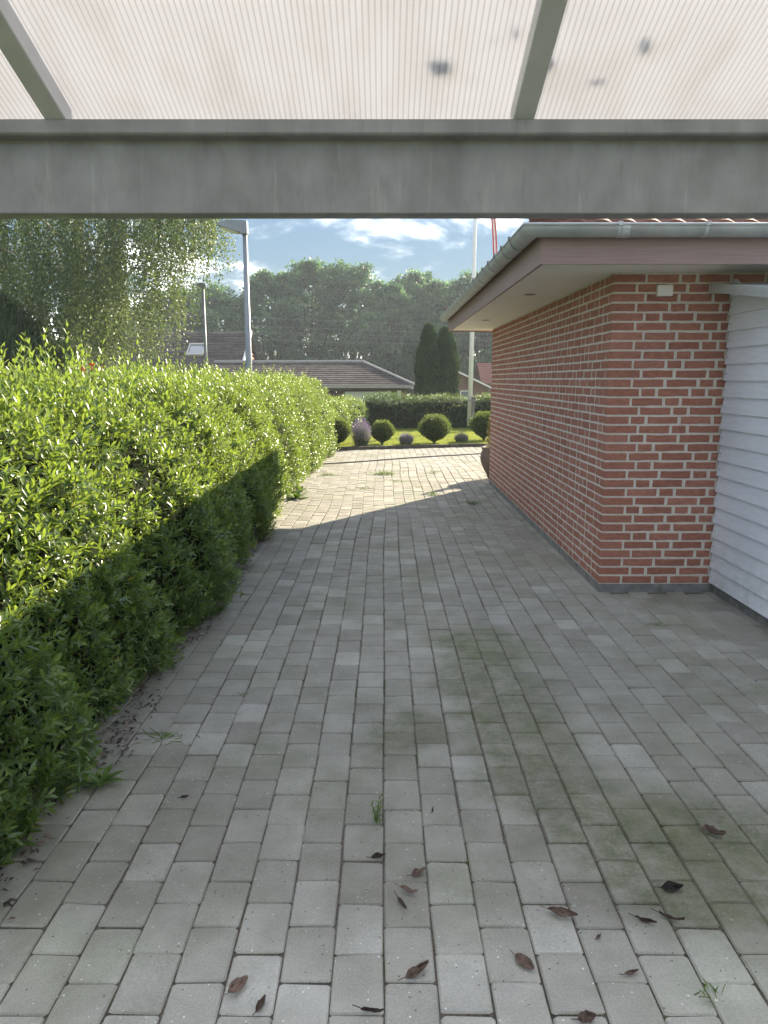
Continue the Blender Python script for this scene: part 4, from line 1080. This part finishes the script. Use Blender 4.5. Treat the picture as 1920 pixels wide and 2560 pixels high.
# ------------------------------------------------------------------ far houses
def shingle_slope(pts, rows, name, parent, mat=None):
    """pts: eave-left, eave-right, ridge-right, ridge-left ; overlapping courses"""
    a, b_, c, d = [Vector(p) for p in pts]; m = MB(); nrm = (b_ - a).cross(d - a).normalized()
    for i in range(rows):
        f0, f1 = i / rows, (i + 1) / rows
        l0, r0, l1_, r1 = a.lerp(d, f0), b_.lerp(c, f0), a.lerp(d, f1), b_.lerp(c, f1)
        up = nrm * .035; k = 14
        for j in range(k):
            g0, g1 = j / k, (j + 1) / k
            m.add([l0.lerp(r0, g0) + up, l0.lerp(r0, g1) + up, l1_.lerp(r1, g1) + nrm * .006, l1_.lerp(r1, g0) + nrm * .006, l0.lerp(r0, g0) - up * .2, l0.lerp(r0, g1) - up * .2], [(0, 1, 2, 3), (4, 5, 1, 0)], random.random())
    return m.build(name, mat or M['shingle'], parent)
h1 = thing('shingled_house', 'dark brown shingled gable house with roof window behind the birch', 'house', (-11, 43, -1))
b = MB(); b.prism([(40.3, -1.1), (46.7, -1.1), (46.7, 2.05), (43.5, 4.12), (40.3, 2.05)], 0, -17, -7.75); b.build('wall', M['house_brown'], h1)
r1 = shingle_slope([(-17.3, 39.9, 1.95), (-7.45, 39.9, 1.95), (-7.45, 43.5, 4.22), (-17.3, 43.5, 4.22)], 15, 'roof', h1)
shingle_slope([(-7.45, 47.1, 1.95), (-17.3, 47.1, 1.95), (-17.3, 43.5, 4.22), (-7.45, 43.5, 4.22)], 8, 'roof', h1)
sn = Vector((0, -2.27, 3.6)).normalized()
def on_slope(x, f, o=0): return Vector((x, 39.9 + 3.6 * f, 1.95 + 2.27 * f)) + sn * o
def slab(m, x0, x1, f0, f1, o0, o1):
    V = [on_slope(x, f, o) for o in (o0, o1) for x, f in ((x0, f0), (x1, f0), (x1, f1), (x0, f1))]
    m.add(V, [(0,3,2,1),(4,5,6,7),(0,1,5,4),(1,2,6,5),(2,3,7,6),(3,0,4,7)])
rwn = MB()
X0s, X1s, f0, f1 = -10.55, -9.62, .38, .66
slab(rwn, X0s, X1s, f0, f0 + .03, .0, .12); slab(rwn, X0s, X1s, f1 - .03, f1, .0, .12); slab(rwn, X0s, X0s + .08, f0 + .03, f1 - .03, .0, .12); slab(rwn, X1s - .08, X1s, f0 + .03, f1 - .03, .0, .12)
rw = rwn.build('roof_window', M['frame_wood'], h1)
g = MB(); slab(g, X0s + .08, X1s - .08, f0 + .03, f1 - .03, .04, .07); g.build('pane', M['glass_pane'], rw)
m = MB()
for f in (0,):
    V = [Vector((-7.45, 39.85, 1.80)), Vector((-7.36, 39.85, 1.80)), Vector((-7.36, 39.85, 2.02)), Vector((-7.45, 39.85, 2.02)), Vector((-7.45, 43.5, 4.10)), Vector((-7.36, 43.5, 4.10)), Vector((-7.36, 43.5, 4.32)), Vector((-7.45, 43.5, 4.32))]
    m.add(V, [(0,1,2,3),(7,6,5,4),(0,4,5,1),(1,5,6,2),(2,6,7,3),(3,7,4,0)])
m.build('verge_board', M['trim_white'], h1)
for k in range(14):
    z0 = 1.05 + k * .22; hw = 3.2 if z0 < 2.0 else 3.2 * (4.15 - z0) / 2.1
    if hw < .2: break
    s = MB(); s.tube([(-7.72, 43.5 - hw, z0), (-7.72, 43.5 + hw, z0)], .11, 8); s.build('siding_board', M['siding_red'], h1, smooth=True)
m = MB(); m.add([(-16, 39.0, 1.80), (-5.6, 39.0, 1.66), (-5.6, 40.2, 1.74), (-16, 40.2, 1.95), (-16, 39.0, 1.62), (-5.6, 39.0, 1.54), (-5.6, 40.2, 1.54), (-16, 40.2, 1.62)],
             [(0, 1, 2, 3), (7, 6, 5, 4), (4, 5, 1, 0), (5, 6, 2, 1), (6, 7, 3, 2), (7, 4, 0, 3)]); m.build('lean_to_roof', M['grey_trim'], h1)
for x in (-15.8, -12.4, -9.0, -5.8):
    m = MB(); m.box(x - .06, x + .06, 39.1, 39.22, -1.05, 1.58); m.build('post', M['house_brown'], h1)

h2 = thing('garage_house', 'low brown garage with dark hipped shingle roof and white door beyond the hedge', 'garage', (-2.5, 39, -1))
b = MB(); b.box(-8.2, 1.05, 36.5, 42, -1.1, 1.28); b.build('wall', M['house_brown'], h2)
EZ = 1.32; RZ = 2.43
shingle_slope([(-8.6, 36.05, EZ), (1.36, 36.05, EZ), (-1.06, 39.2, RZ), (-8.6, 39.2, RZ)], 12, 'roof', h2)
shingle_slope([(1.36, 36.05, EZ), (1.36, 42.4, EZ), (-1.06, 39.21, RZ), (-1.06, 39.2, RZ)], 10, 'roof', h2)
shingle_slope([(1.36, 42.4, EZ), (-8.6, 42.4, EZ), (-8.6, 39.2, RZ), (-1.06, 39.2, RZ)], 8, 'roof', h2)
m = MB(); m.tube([(1.42, 36.0, EZ + .05), (-1.06, 39.2, RZ + .06)], .07, 6); m.tube([(-8.6, 39.2, RZ + .04), (-1.0, 39.2, RZ + .06)], .08, 6); m.build('hip_cap', M['grey_trim'], h2)
m = MB(); m.box(-8.6, 1.40, 35.98, 36.06, EZ - .12, EZ + .02); m.build('eave_gutter', M['grey_trim'], h2)
m = MB(); m.box(-8.55, 1.32, 36.07, 36.5, EZ - .10, EZ - .06); m.build('soffit', M['house_brown'], h2)
dr = MB(); dr.box(-1.85, .36, 36.44, 36.497, -1.05, 1.03); gd = dr.build('garage_door', M['garage_door'], h2)
for k in range(1, 5):
    m = MB(); m.box(-1.84, .35, 36.432, 36.438, -1.05 + k * .42 - .012, -1.05 + k * .42 + .012); m.build('door_rib', M['grey_trim'], gd)
m = MB(); m.box(.62, .80, 36.3, 36.46, .72, 1.08); m.build('white_post', M['trim_white'], h2)
for k in range(5):
    m = MB(); m.box(.40, 1.06, 36.475, 36.496, .2 + k * .2, .38 + k * .2); m.build('siding_board', M['siding_red'] if k % 2 else M['house_brown'], h2)

h3 = thing('gable_house', 'brick gable house with red tiled roof and white bargeboard behind the thujas', 'house', (4, 47, -1))
b = MB(); b.prism([(1.95, -1.1), (6.2, -1.1), (6.2, 1.15), (4.05, 2.12), (1.95, 1.18)], 1, 46, 53); b.build('wall', M['far_brick'], h3)
for sgn, xe in ((-1, 1.62), (1, 6.45)):
    m = MB(); n_ = 9
    for k in range(n_):
        f0, f1 = k / n_, (k + 1) / n_; xa, xb = xe + (4.05 - xe) * f0, xe + (4.05 - xe) * f1; za, zb = 1.12 + 1.12 * f0, 1.12 + 1.12 * f1
        m.add([(xa, 45.5, za + .05), (xa, 53.5, za + .05), (xb, 53.5, zb + .01), (xb, 45.5, zb + .01), (xa, 45.5, za - .02), (xa, 53.5, za - .02)], [(0, 1, 2, 3), (0, 4, 5, 1), (0, 3, 4)], random.random())
    m.build('roof', M['red_roof'], h3)
    m = MB(); V = [(xe, 45.44, 1.02), (4.05, 45.44, 2.14), (4.05, 45.44, 2.24), (xe, 45.44, 1.12)]; V += [(x, y + .06, z) for x, y, z in V]
    m.add(V, [(0, 1, 2, 3), (7, 6, 5, 4), (0, 4, 5, 1), (1, 5, 6, 2), (2, 6, 7, 3), (3, 7, 4, 0)]); m.build('bargeboard', M['trim_white'], h3)
for x in (4.9,):
    m = MB(); m.box(x - .35, x + .35, 45.96, 46.02, .35, .95); wn = m.build('window', M['trim_white'], h3)
    m = MB(); m.box(x - .29, x + .29, 45.945, 45.955, .41, .89); m.build('pane', M['glass_pane'], wn)
h4 = thing('red_roof_house', 'low house with red tiled roof at the right edge behind the flagpole', 'house', (9, 56, -1))
b = MB(); b.box(7.3, 15, 55, 60, -1.1, 1.4); b.build('wall', M['far_brick'], h4)
shingle_slope([(6.9, 54.5, 1.3), (15.4, 54.5, 1.3), (15.4, 57.5, 2.8), (6.9, 57.5, 2.8)], 10, 'roof', h4, M['red_roof'])
shingle_slope([(15.4, 60.5, 1.3), (6.9, 60.5, 1.3), (6.9, 57.5, 2.8), (15.4, 57.5, 2.8)], 6, 'roof', h4, M['red_roof'])

# ------------------------------------------------------------------ thujas, conifer
def thuja(x, y, r, h, z0, n, label, name='thuja', group='columnar thujas', mat='thuja_leaf', p=.55, L=(.10, .2), rough=.03):
    root = thing(name, label, 'conifer', (x, y, z0), group)
    q = rng.random(n); th = rng.random(n) * 6.28; rad = r * np.clip((1 - q) * 3.2, 0, 1) ** p * (.72 + .28 * np.clip(q * 6, 0, 1)) * (.86 + .14 * np.sqrt(rng.random(n)))
    rad *= 1 + rng.normal(size=n) * rough + .08 * np.sin(th * 5 + q * 9) + .05 * np.sin(q * 40 + th * 3)
    P = np.stack([x + np.cos(th) * rad, y + np.sin(th) * rad, z0 + q * h], 1)
    A = unit(np.stack([np.cos(th) * .35, np.sin(th) * .35, np.full(n, 1.)], 1) + rng.normal(size=(n, 3)) * .25)
    U = np.stack([np.cos(th), np.sin(th), np.full(n, .2)], 1) + rng.normal(size=(n, 3)) * .5
    leaf_object('crown', P, A, U, rng.uniform(*L, n), rng.uniform(.03, .07, n), np.clip(.4 + rng.normal(size=n) * .22, 0, 1), M[mat], root)
    c = MB(); prof = [(r * min(1, (1 - f) * 3.2) ** p * (.72 + .28 * min(1, f * 6)) * .8 + .01, f * h * .97) for f in np.linspace(0, 1, 14)]
    c.lathe(prof, (x, y, z0), 14); c.build('core', M['hedge_core'], root, smooth=True)
    s = MB(); s.tube([(x, y, z0 - .1), (x, y, z0 + h * .9)], [.12, .02], 8); s.build('trunk', M['bark'], root)
thuja(1.72, 30, .44, 4.3, -.7, 16000, 'slimmer columnar dark green thuja standing left of its broader twin')
thuja(2.38, 30.3, .50, 4.18, -.7, 20000, 'broader columnar dark green thuja beside its slim twin')
thuja(-8.5, 17.2, 1.0, 3.2, -.05, 26000, 'dark dense evergreen shrub under the weeping birch', 'evergreen_shrub', None, p=.8, L=(.16, .42), rough=.16)

# ------------------------------------------------------------------ weeping birch
bx, by = -7.6, 20.5
birch = thing('weeping_birch', 'big weeping birch with long hanging leafy strands behind the hedge', 'tree', (bx, by, 0))
tm = MB(); tm.tube([(bx - .5, by, -.1), (bx - .42, by, 2), (bx - .3, by + .1, 5), (bx, by, 9.5)], [.20, .16, .12, .03], 10)
tm.tube([(bx - 1.2, by + .4, -.1), (bx - 1.5, by + .4, 3), (bx - 1.9, by + .5, 7)], [.13, .1, .03], 8)
for k in range(26):
    a = k * 2.4; z0 = 3.0 + (k % 13) * .45; l = random.uniform(1.6, 3.4); dz = random.uniform(.5, 1.5)
    tm.tube([(bx - .35, by, z0), (bx - .35 + math.cos(a) * l * .5, by + math.sin(a) * l * .5, z0 + dz), (bx - .35 + math.cos(a) * l, by + math.sin(a) * l, z0 + dz * .9)], [.05, .03, .012], 6)
tm.build('trunk', M['birch_bark'], birch)
NCL = 265; cth = rng.random(NCL) * 6.28; crr = 3.75 * np.sqrt(rng.random(NCL)); ctone = rng.random(NCL)
ccx = bx - .1 + np.cos(cth) * crr; ccy = by + np.sin(cth) * crr
cbot = np.interp(ccx, [-6.9, -6.0, -4.9, -4.0], [1.6, 2.4, 3.9, 4.5]) + rng.exponential(1.0, NCL) * np.interp(ccx, [-6.4, -5], [1.4, .45])
clen = rng.uniform(1.6, 4.4, NCL)
per = 11; NS = NCL * per; cid = np.repeat(np.arange(NCL), per)
ax_ = ccx[cid] + rng.normal(size=NS) * .11; ay_ = ccy[cid] + rng.normal(size=NS) * .11
botz = cbot[cid] + rng.exponential(.35, NS); ln = clen[cid] * rng.uniform(.5, 1.0, NS); topz2 = np.minimum(botz + ln, 9.6); ln = topz2 - botz
th = rng.random(NS) * 6.28; P = []; T = []
for k in range(75):
    f = k * .06; m = ln > f
    if not m.any(): break
    c_ = m.sum(); fr = f / np.maximum(ln[m], .1)
    sway = .05 * np.sin(f * 2.2 + th[m]) + .09 * np.sqrt(f)
    P.append(np.stack([ax_[m] + np.cos(th[m]) * sway + rng.normal(size=c_) * .035, ay_[m] + np.sin(th[m]) * sway + rng.normal(size=c_) * .035, topz2[m] - f + rng.normal(size=c_) * .03], 1))
    T.append(np.clip(ctone[cid][m] ** 1.3 * .95 + .02 + rng.normal(size=c_) * .15, 0, 1))
P = np.concatenate(P); T = np.concatenate(T); n = len(P)
A = unit(rng.normal(size=(n, 3)) * np.array([.7, .7, .3]) + np.array([0, 0, -.8]))
leaf_object('crown', P, A, rand_unit(n), rng.uniform(.055, .095, n), rng.uniform(.035, .055, n), T, M['birch_leaf'], birch)

# ------------------------------------------------------------------ row of tall trees
def tall_tree(x, y, h, r, label, seed, n=16000, z0=-1.0):
    r_ = np.random.default_rng(seed); root = thing('deciduous_tree', label, 'tree', (x, y, z0), 'tall trees behind the houses')
    tm = MB(); cl = []
    nl = 11
    tm.tube([(x, y, z0 - .2), (x, y, z0 + h * .25), (x + .2, y, z0 + h * .8)], [.28, .22, .05], 8)
    for k in range(nl):
        a = k * 2.399 + r_.random(); sp = r * (.25 + .75 * ((k + .5) / nl) ** .5)
        top = h * (1.0 - .30 * (sp / r) ** 2) * r_.uniform(.90, 1.0)
        zb = h * r_.uniform(.10, .3)
        pts = [(x, y, z0 + zb), (x + math.cos(a) * sp * .55, y + math.sin(a) * sp * .55, z0 + zb + (top - zb) * .4), (x + math.cos(a) * sp, y + math.sin(a) * sp, z0 + top)]
        tm.tube(pts, [.12, .08, .02], 6)
        for f in np.linspace(.22, 1.0, 9):
            q = Vector(pts[0]).lerp(Vector(pts[1]), min(1, f * 2)) if f < .5 else Vector(pts[1]).lerp(Vector(pts[2]), f * 2 - 1)
            s = (.62 + .5 * math.sin(math.pi * min(.9, max(.1, f)))) * r * .34
            for _ in range(2):
                cl.append((q.x + r_.normal() * r * .20, q.y + r_.normal() * r * .20, q.z + r_.normal() * .3 - .1, s * r_.uniform(.6, 1.15) * (.8 if f > .95 else 1)))
    tm.build('trunk', M['bark'], root)
    cl = np.array(cl); m = len(cl)
    # leafy tufts fill a lumpy egg-shaped crown, thinner low down where sky shows between the limbs
    nt_ = 340; q = 1 - r_.random(nt_) ** 1.6 * .86; thx = r_.random(nt_) * 6.28
    prof_ = np.sin(np.pi * np.clip(q, 0, 1) ** 1.15 * .93) ** .62
    ph_ = r_.random(4) * 6.28
    lump = 1 + .16 * np.sin(3 * thx + 7 * q + ph_[0]) + .12 * np.sin(5 * thx - 11 * q + ph_[1]) + .10 * np.sin(2 * thx + 19 * q + ph_[2])
    rad_ = r * 1.2 * prof_ * lump * (.45 + .55 * np.sqrt(r_.random(nt_)))
    topj = h * (.94 + .06 * np.sin(3 * thx + ph_[3]))
    tc_ = np.stack([x + np.cos(thx) * rad_, y + np.sin(thx) * rad_, z0 + q * topj], 1)
    tr_ = r_.uniform(.30, .62, nt_) * (.8 + r * .1); tt_ = r_.random(nt_)
    tc_[:, 2] = np.maximum(tc_[:, 2], z0 + .8 + r_.random(nt_))
    idx = r_.integers(0, nt_, n); e = r_.normal(size=(n, 3)); e /= np.linalg.norm(e, axis=1, keepdims=True)
    P = tc_[idx] + e * (tr_[idx] * r_.random(n) ** .4)[:, None] * np.array([1.15, 1.15, .85])
    A = e + r_.normal(size=(n, 3)) * .6 + np.array([0, 0, .1])
    tone = np.clip(.38 + .25 * e[:, 2] + .8 * (tt_[idx] - .45) + r_.normal(size=n) * .10, 0, 1)
    leaf_object('crown', P, A, rand_unit(n) + np.array([0, 0, .9]), r_.uniform(.22, .40, n), r_.uniform(.15, .26, n), tone, M['tree_leaf'], root)
TR = [(-24, 66, 9.5, 3.2, 'broad green tree showing through the birch strands'),
      (-18.6, 69, 9.9, 2.9, 'tree at the edge of the birch, behind the slim lamp'),
      (-14.6, 67, 9.9, 2.7, 'rounded tree above the shingled roof between the two street lamps'),
      (-10.2, 70, 11.4, 2.6, 'tall tree right behind the grey street lamp'),
      (-6.6, 70, 12.4, 2.9, 'tallest tree with plume-like top above the garage roof'),
      (-3.0, 71, 12.3, 2.9, 'broad tall tree beside the tallest one above the garage ridge'),
      (.3, 68, 10.3, 2.4, 'lower yellowish-green tree filling the dip in the tree line'),
      (2.7, 71, 11.6, 2.6, 'pointed tree behind the slimmer thuja'),
      (5.6, 70, 10.6, 2.6, 'tree behind the twin thujas beside the flagpole'),
      (8.8, 69, 11.5, 2.7, 'tree rising behind the flagpole by the roof edge'),
      (12.5, 70, 11, 3.0, 'tree just beyond the brick house eave'),
      (17, 69, 11, 3.2, 'last tree of the row, behind the brick house')]
for i, (x, y, h, r, lab) in enumerate(TR): tall_tree(x, y, h + .3, r * 1.05, lab, 100 + i)
n = 9000      # scrub under the trees
xs = rng.uniform(-34, 24, n); ht = 1.7 + .9 * np.sin(xs * 1.1) + .7 * np.sin(xs * 2.7 + 1)
P = np.stack([xs, 73 + rng.normal(size=n) * .8, -1 + rng.random(n) ** .8 * np.maximum(ht, .8)], 1)
V, F, k = leaves_geo(P, rand_unit(n), rand_unit(n), rng.uniform(.2, .36, n), rng.uniform(.14, .24, n), .2, False, .1)
tag(put('undergrowth', mesh_np('undergrowth', V, F, np.repeat(rng.random(n) * .6, k)), M['tree_leaf']), 'dark undergrowth below the tall trees', 'undergrowth', kind='stuff')

# red roses behind the hedge
rose = thing('rose_bush', 'red flowering rose bush peeping over the hedge below the birch', 'bush', (-3.05, 8.0, 0))
b = MB()
for k in range(6): b.tube([(-3.05, 8, -.05), (-3.05 + random.uniform(-.15, .2), 8 + random.uniform(-.2, .2), .9), (-3.05 + random.uniform(-.25, .3), 8 + random.uniform(-.2, .2), 1.66)], [.012, .009, .005], 6)
b.build('stem', M['bark'], rose)
n = 1500; P = np.array([-3.05, 8, 1.1]) + rng.normal(size=(n, 3)) * np.array([.2, .2, .28]); leaf_object('foliage', P, rand_unit(n), rand_unit(n) + np.array([0, 0, .6]), rng.uniform(.03, .06, n), rng.uniform(.02, .035, n), rng.random(n) * .6, M['privet_leaf'], rose)
for (x, z) in [(-3.02, 1.72), (-3.12, 1.69), (-2.93, 1.70), (-3.2, 1.64)]:
    n = 34; P = np.tile([x, 8.0, z], (n, 1)) + rng.normal(size=(n, 3)) * .008
    leaf_object('flower', P, rand_unit(n) + np.array([0, 0, .5]), rand_unit(n), rng.uniform(.025, .042, n), rng.uniform(.02, .03, n), rng.random(n), M['red_petal'], rose)

# ------------------------------------------------------------------ overhead wires
WZ = [(5.67, 4.86), (5.12, 4.40), (4.76, 4.12), (4.62, 3.98), (4.25, 3.70)]
for i, (za, zb) in enumerate(WZ):
    m = MB(); pts = []; sl_ = (zb - za) / 19.5
    for k in range(25):
        f = k / 24; x = -30 + 52 * f; pts.append((x, 50, za + (x + 12.7) * sl_ - .25 * math.sin(math.pi * f) + .25))
    m.tube(pts, .009, 5)
    tag(m.build('overhead_wire', M['wire'], None, (-4, 50, 0)), ['topmost', 'second highest', 'middle', 'second lowest', 'lowest'][i] + ' of five thin overhead wires crossing before the tall trees', 'wire', 'overhead wires before the trees')
for x, z, lab in ((-30, 7.4, 'wooden wire pole standing far behind the birch'), (22, 5.2, 'wooden wire pole hidden beyond the brick house')):
    m = MB(); m.tube([(x, 50, -1.1), (x, 50, z)], [.14, .1], 10); tag(m.build('utility_pole', M['bark'], None, (x, 50, -1)), lab, 'pole')

# ------------------------------------------------------------------ air
hz = MB(); hz.box(-420, 420, -215, 1520, -2.0, 14)
hm_ = bpy.data.materials.new('haze'); hm_.use_nodes = True; hn = hm_.node_tree; hn.nodes.clear()
ho = N(hn, 'ShaderNodeOutputMaterial'); pv = N(hn, 'ShaderNodeVolumePrincipled')
pv.inputs['Color'].default_value = (0.80, 0.90, 1, 1); pv.inputs['Density'].default_value = 0.0010; pv.inputs['Anisotropy'].default_value = 0.3
hn.links.new(pv.outputs[0], ho.inputs['Volume'])
tag(hz.build('haze', hm_), kind='stuff')
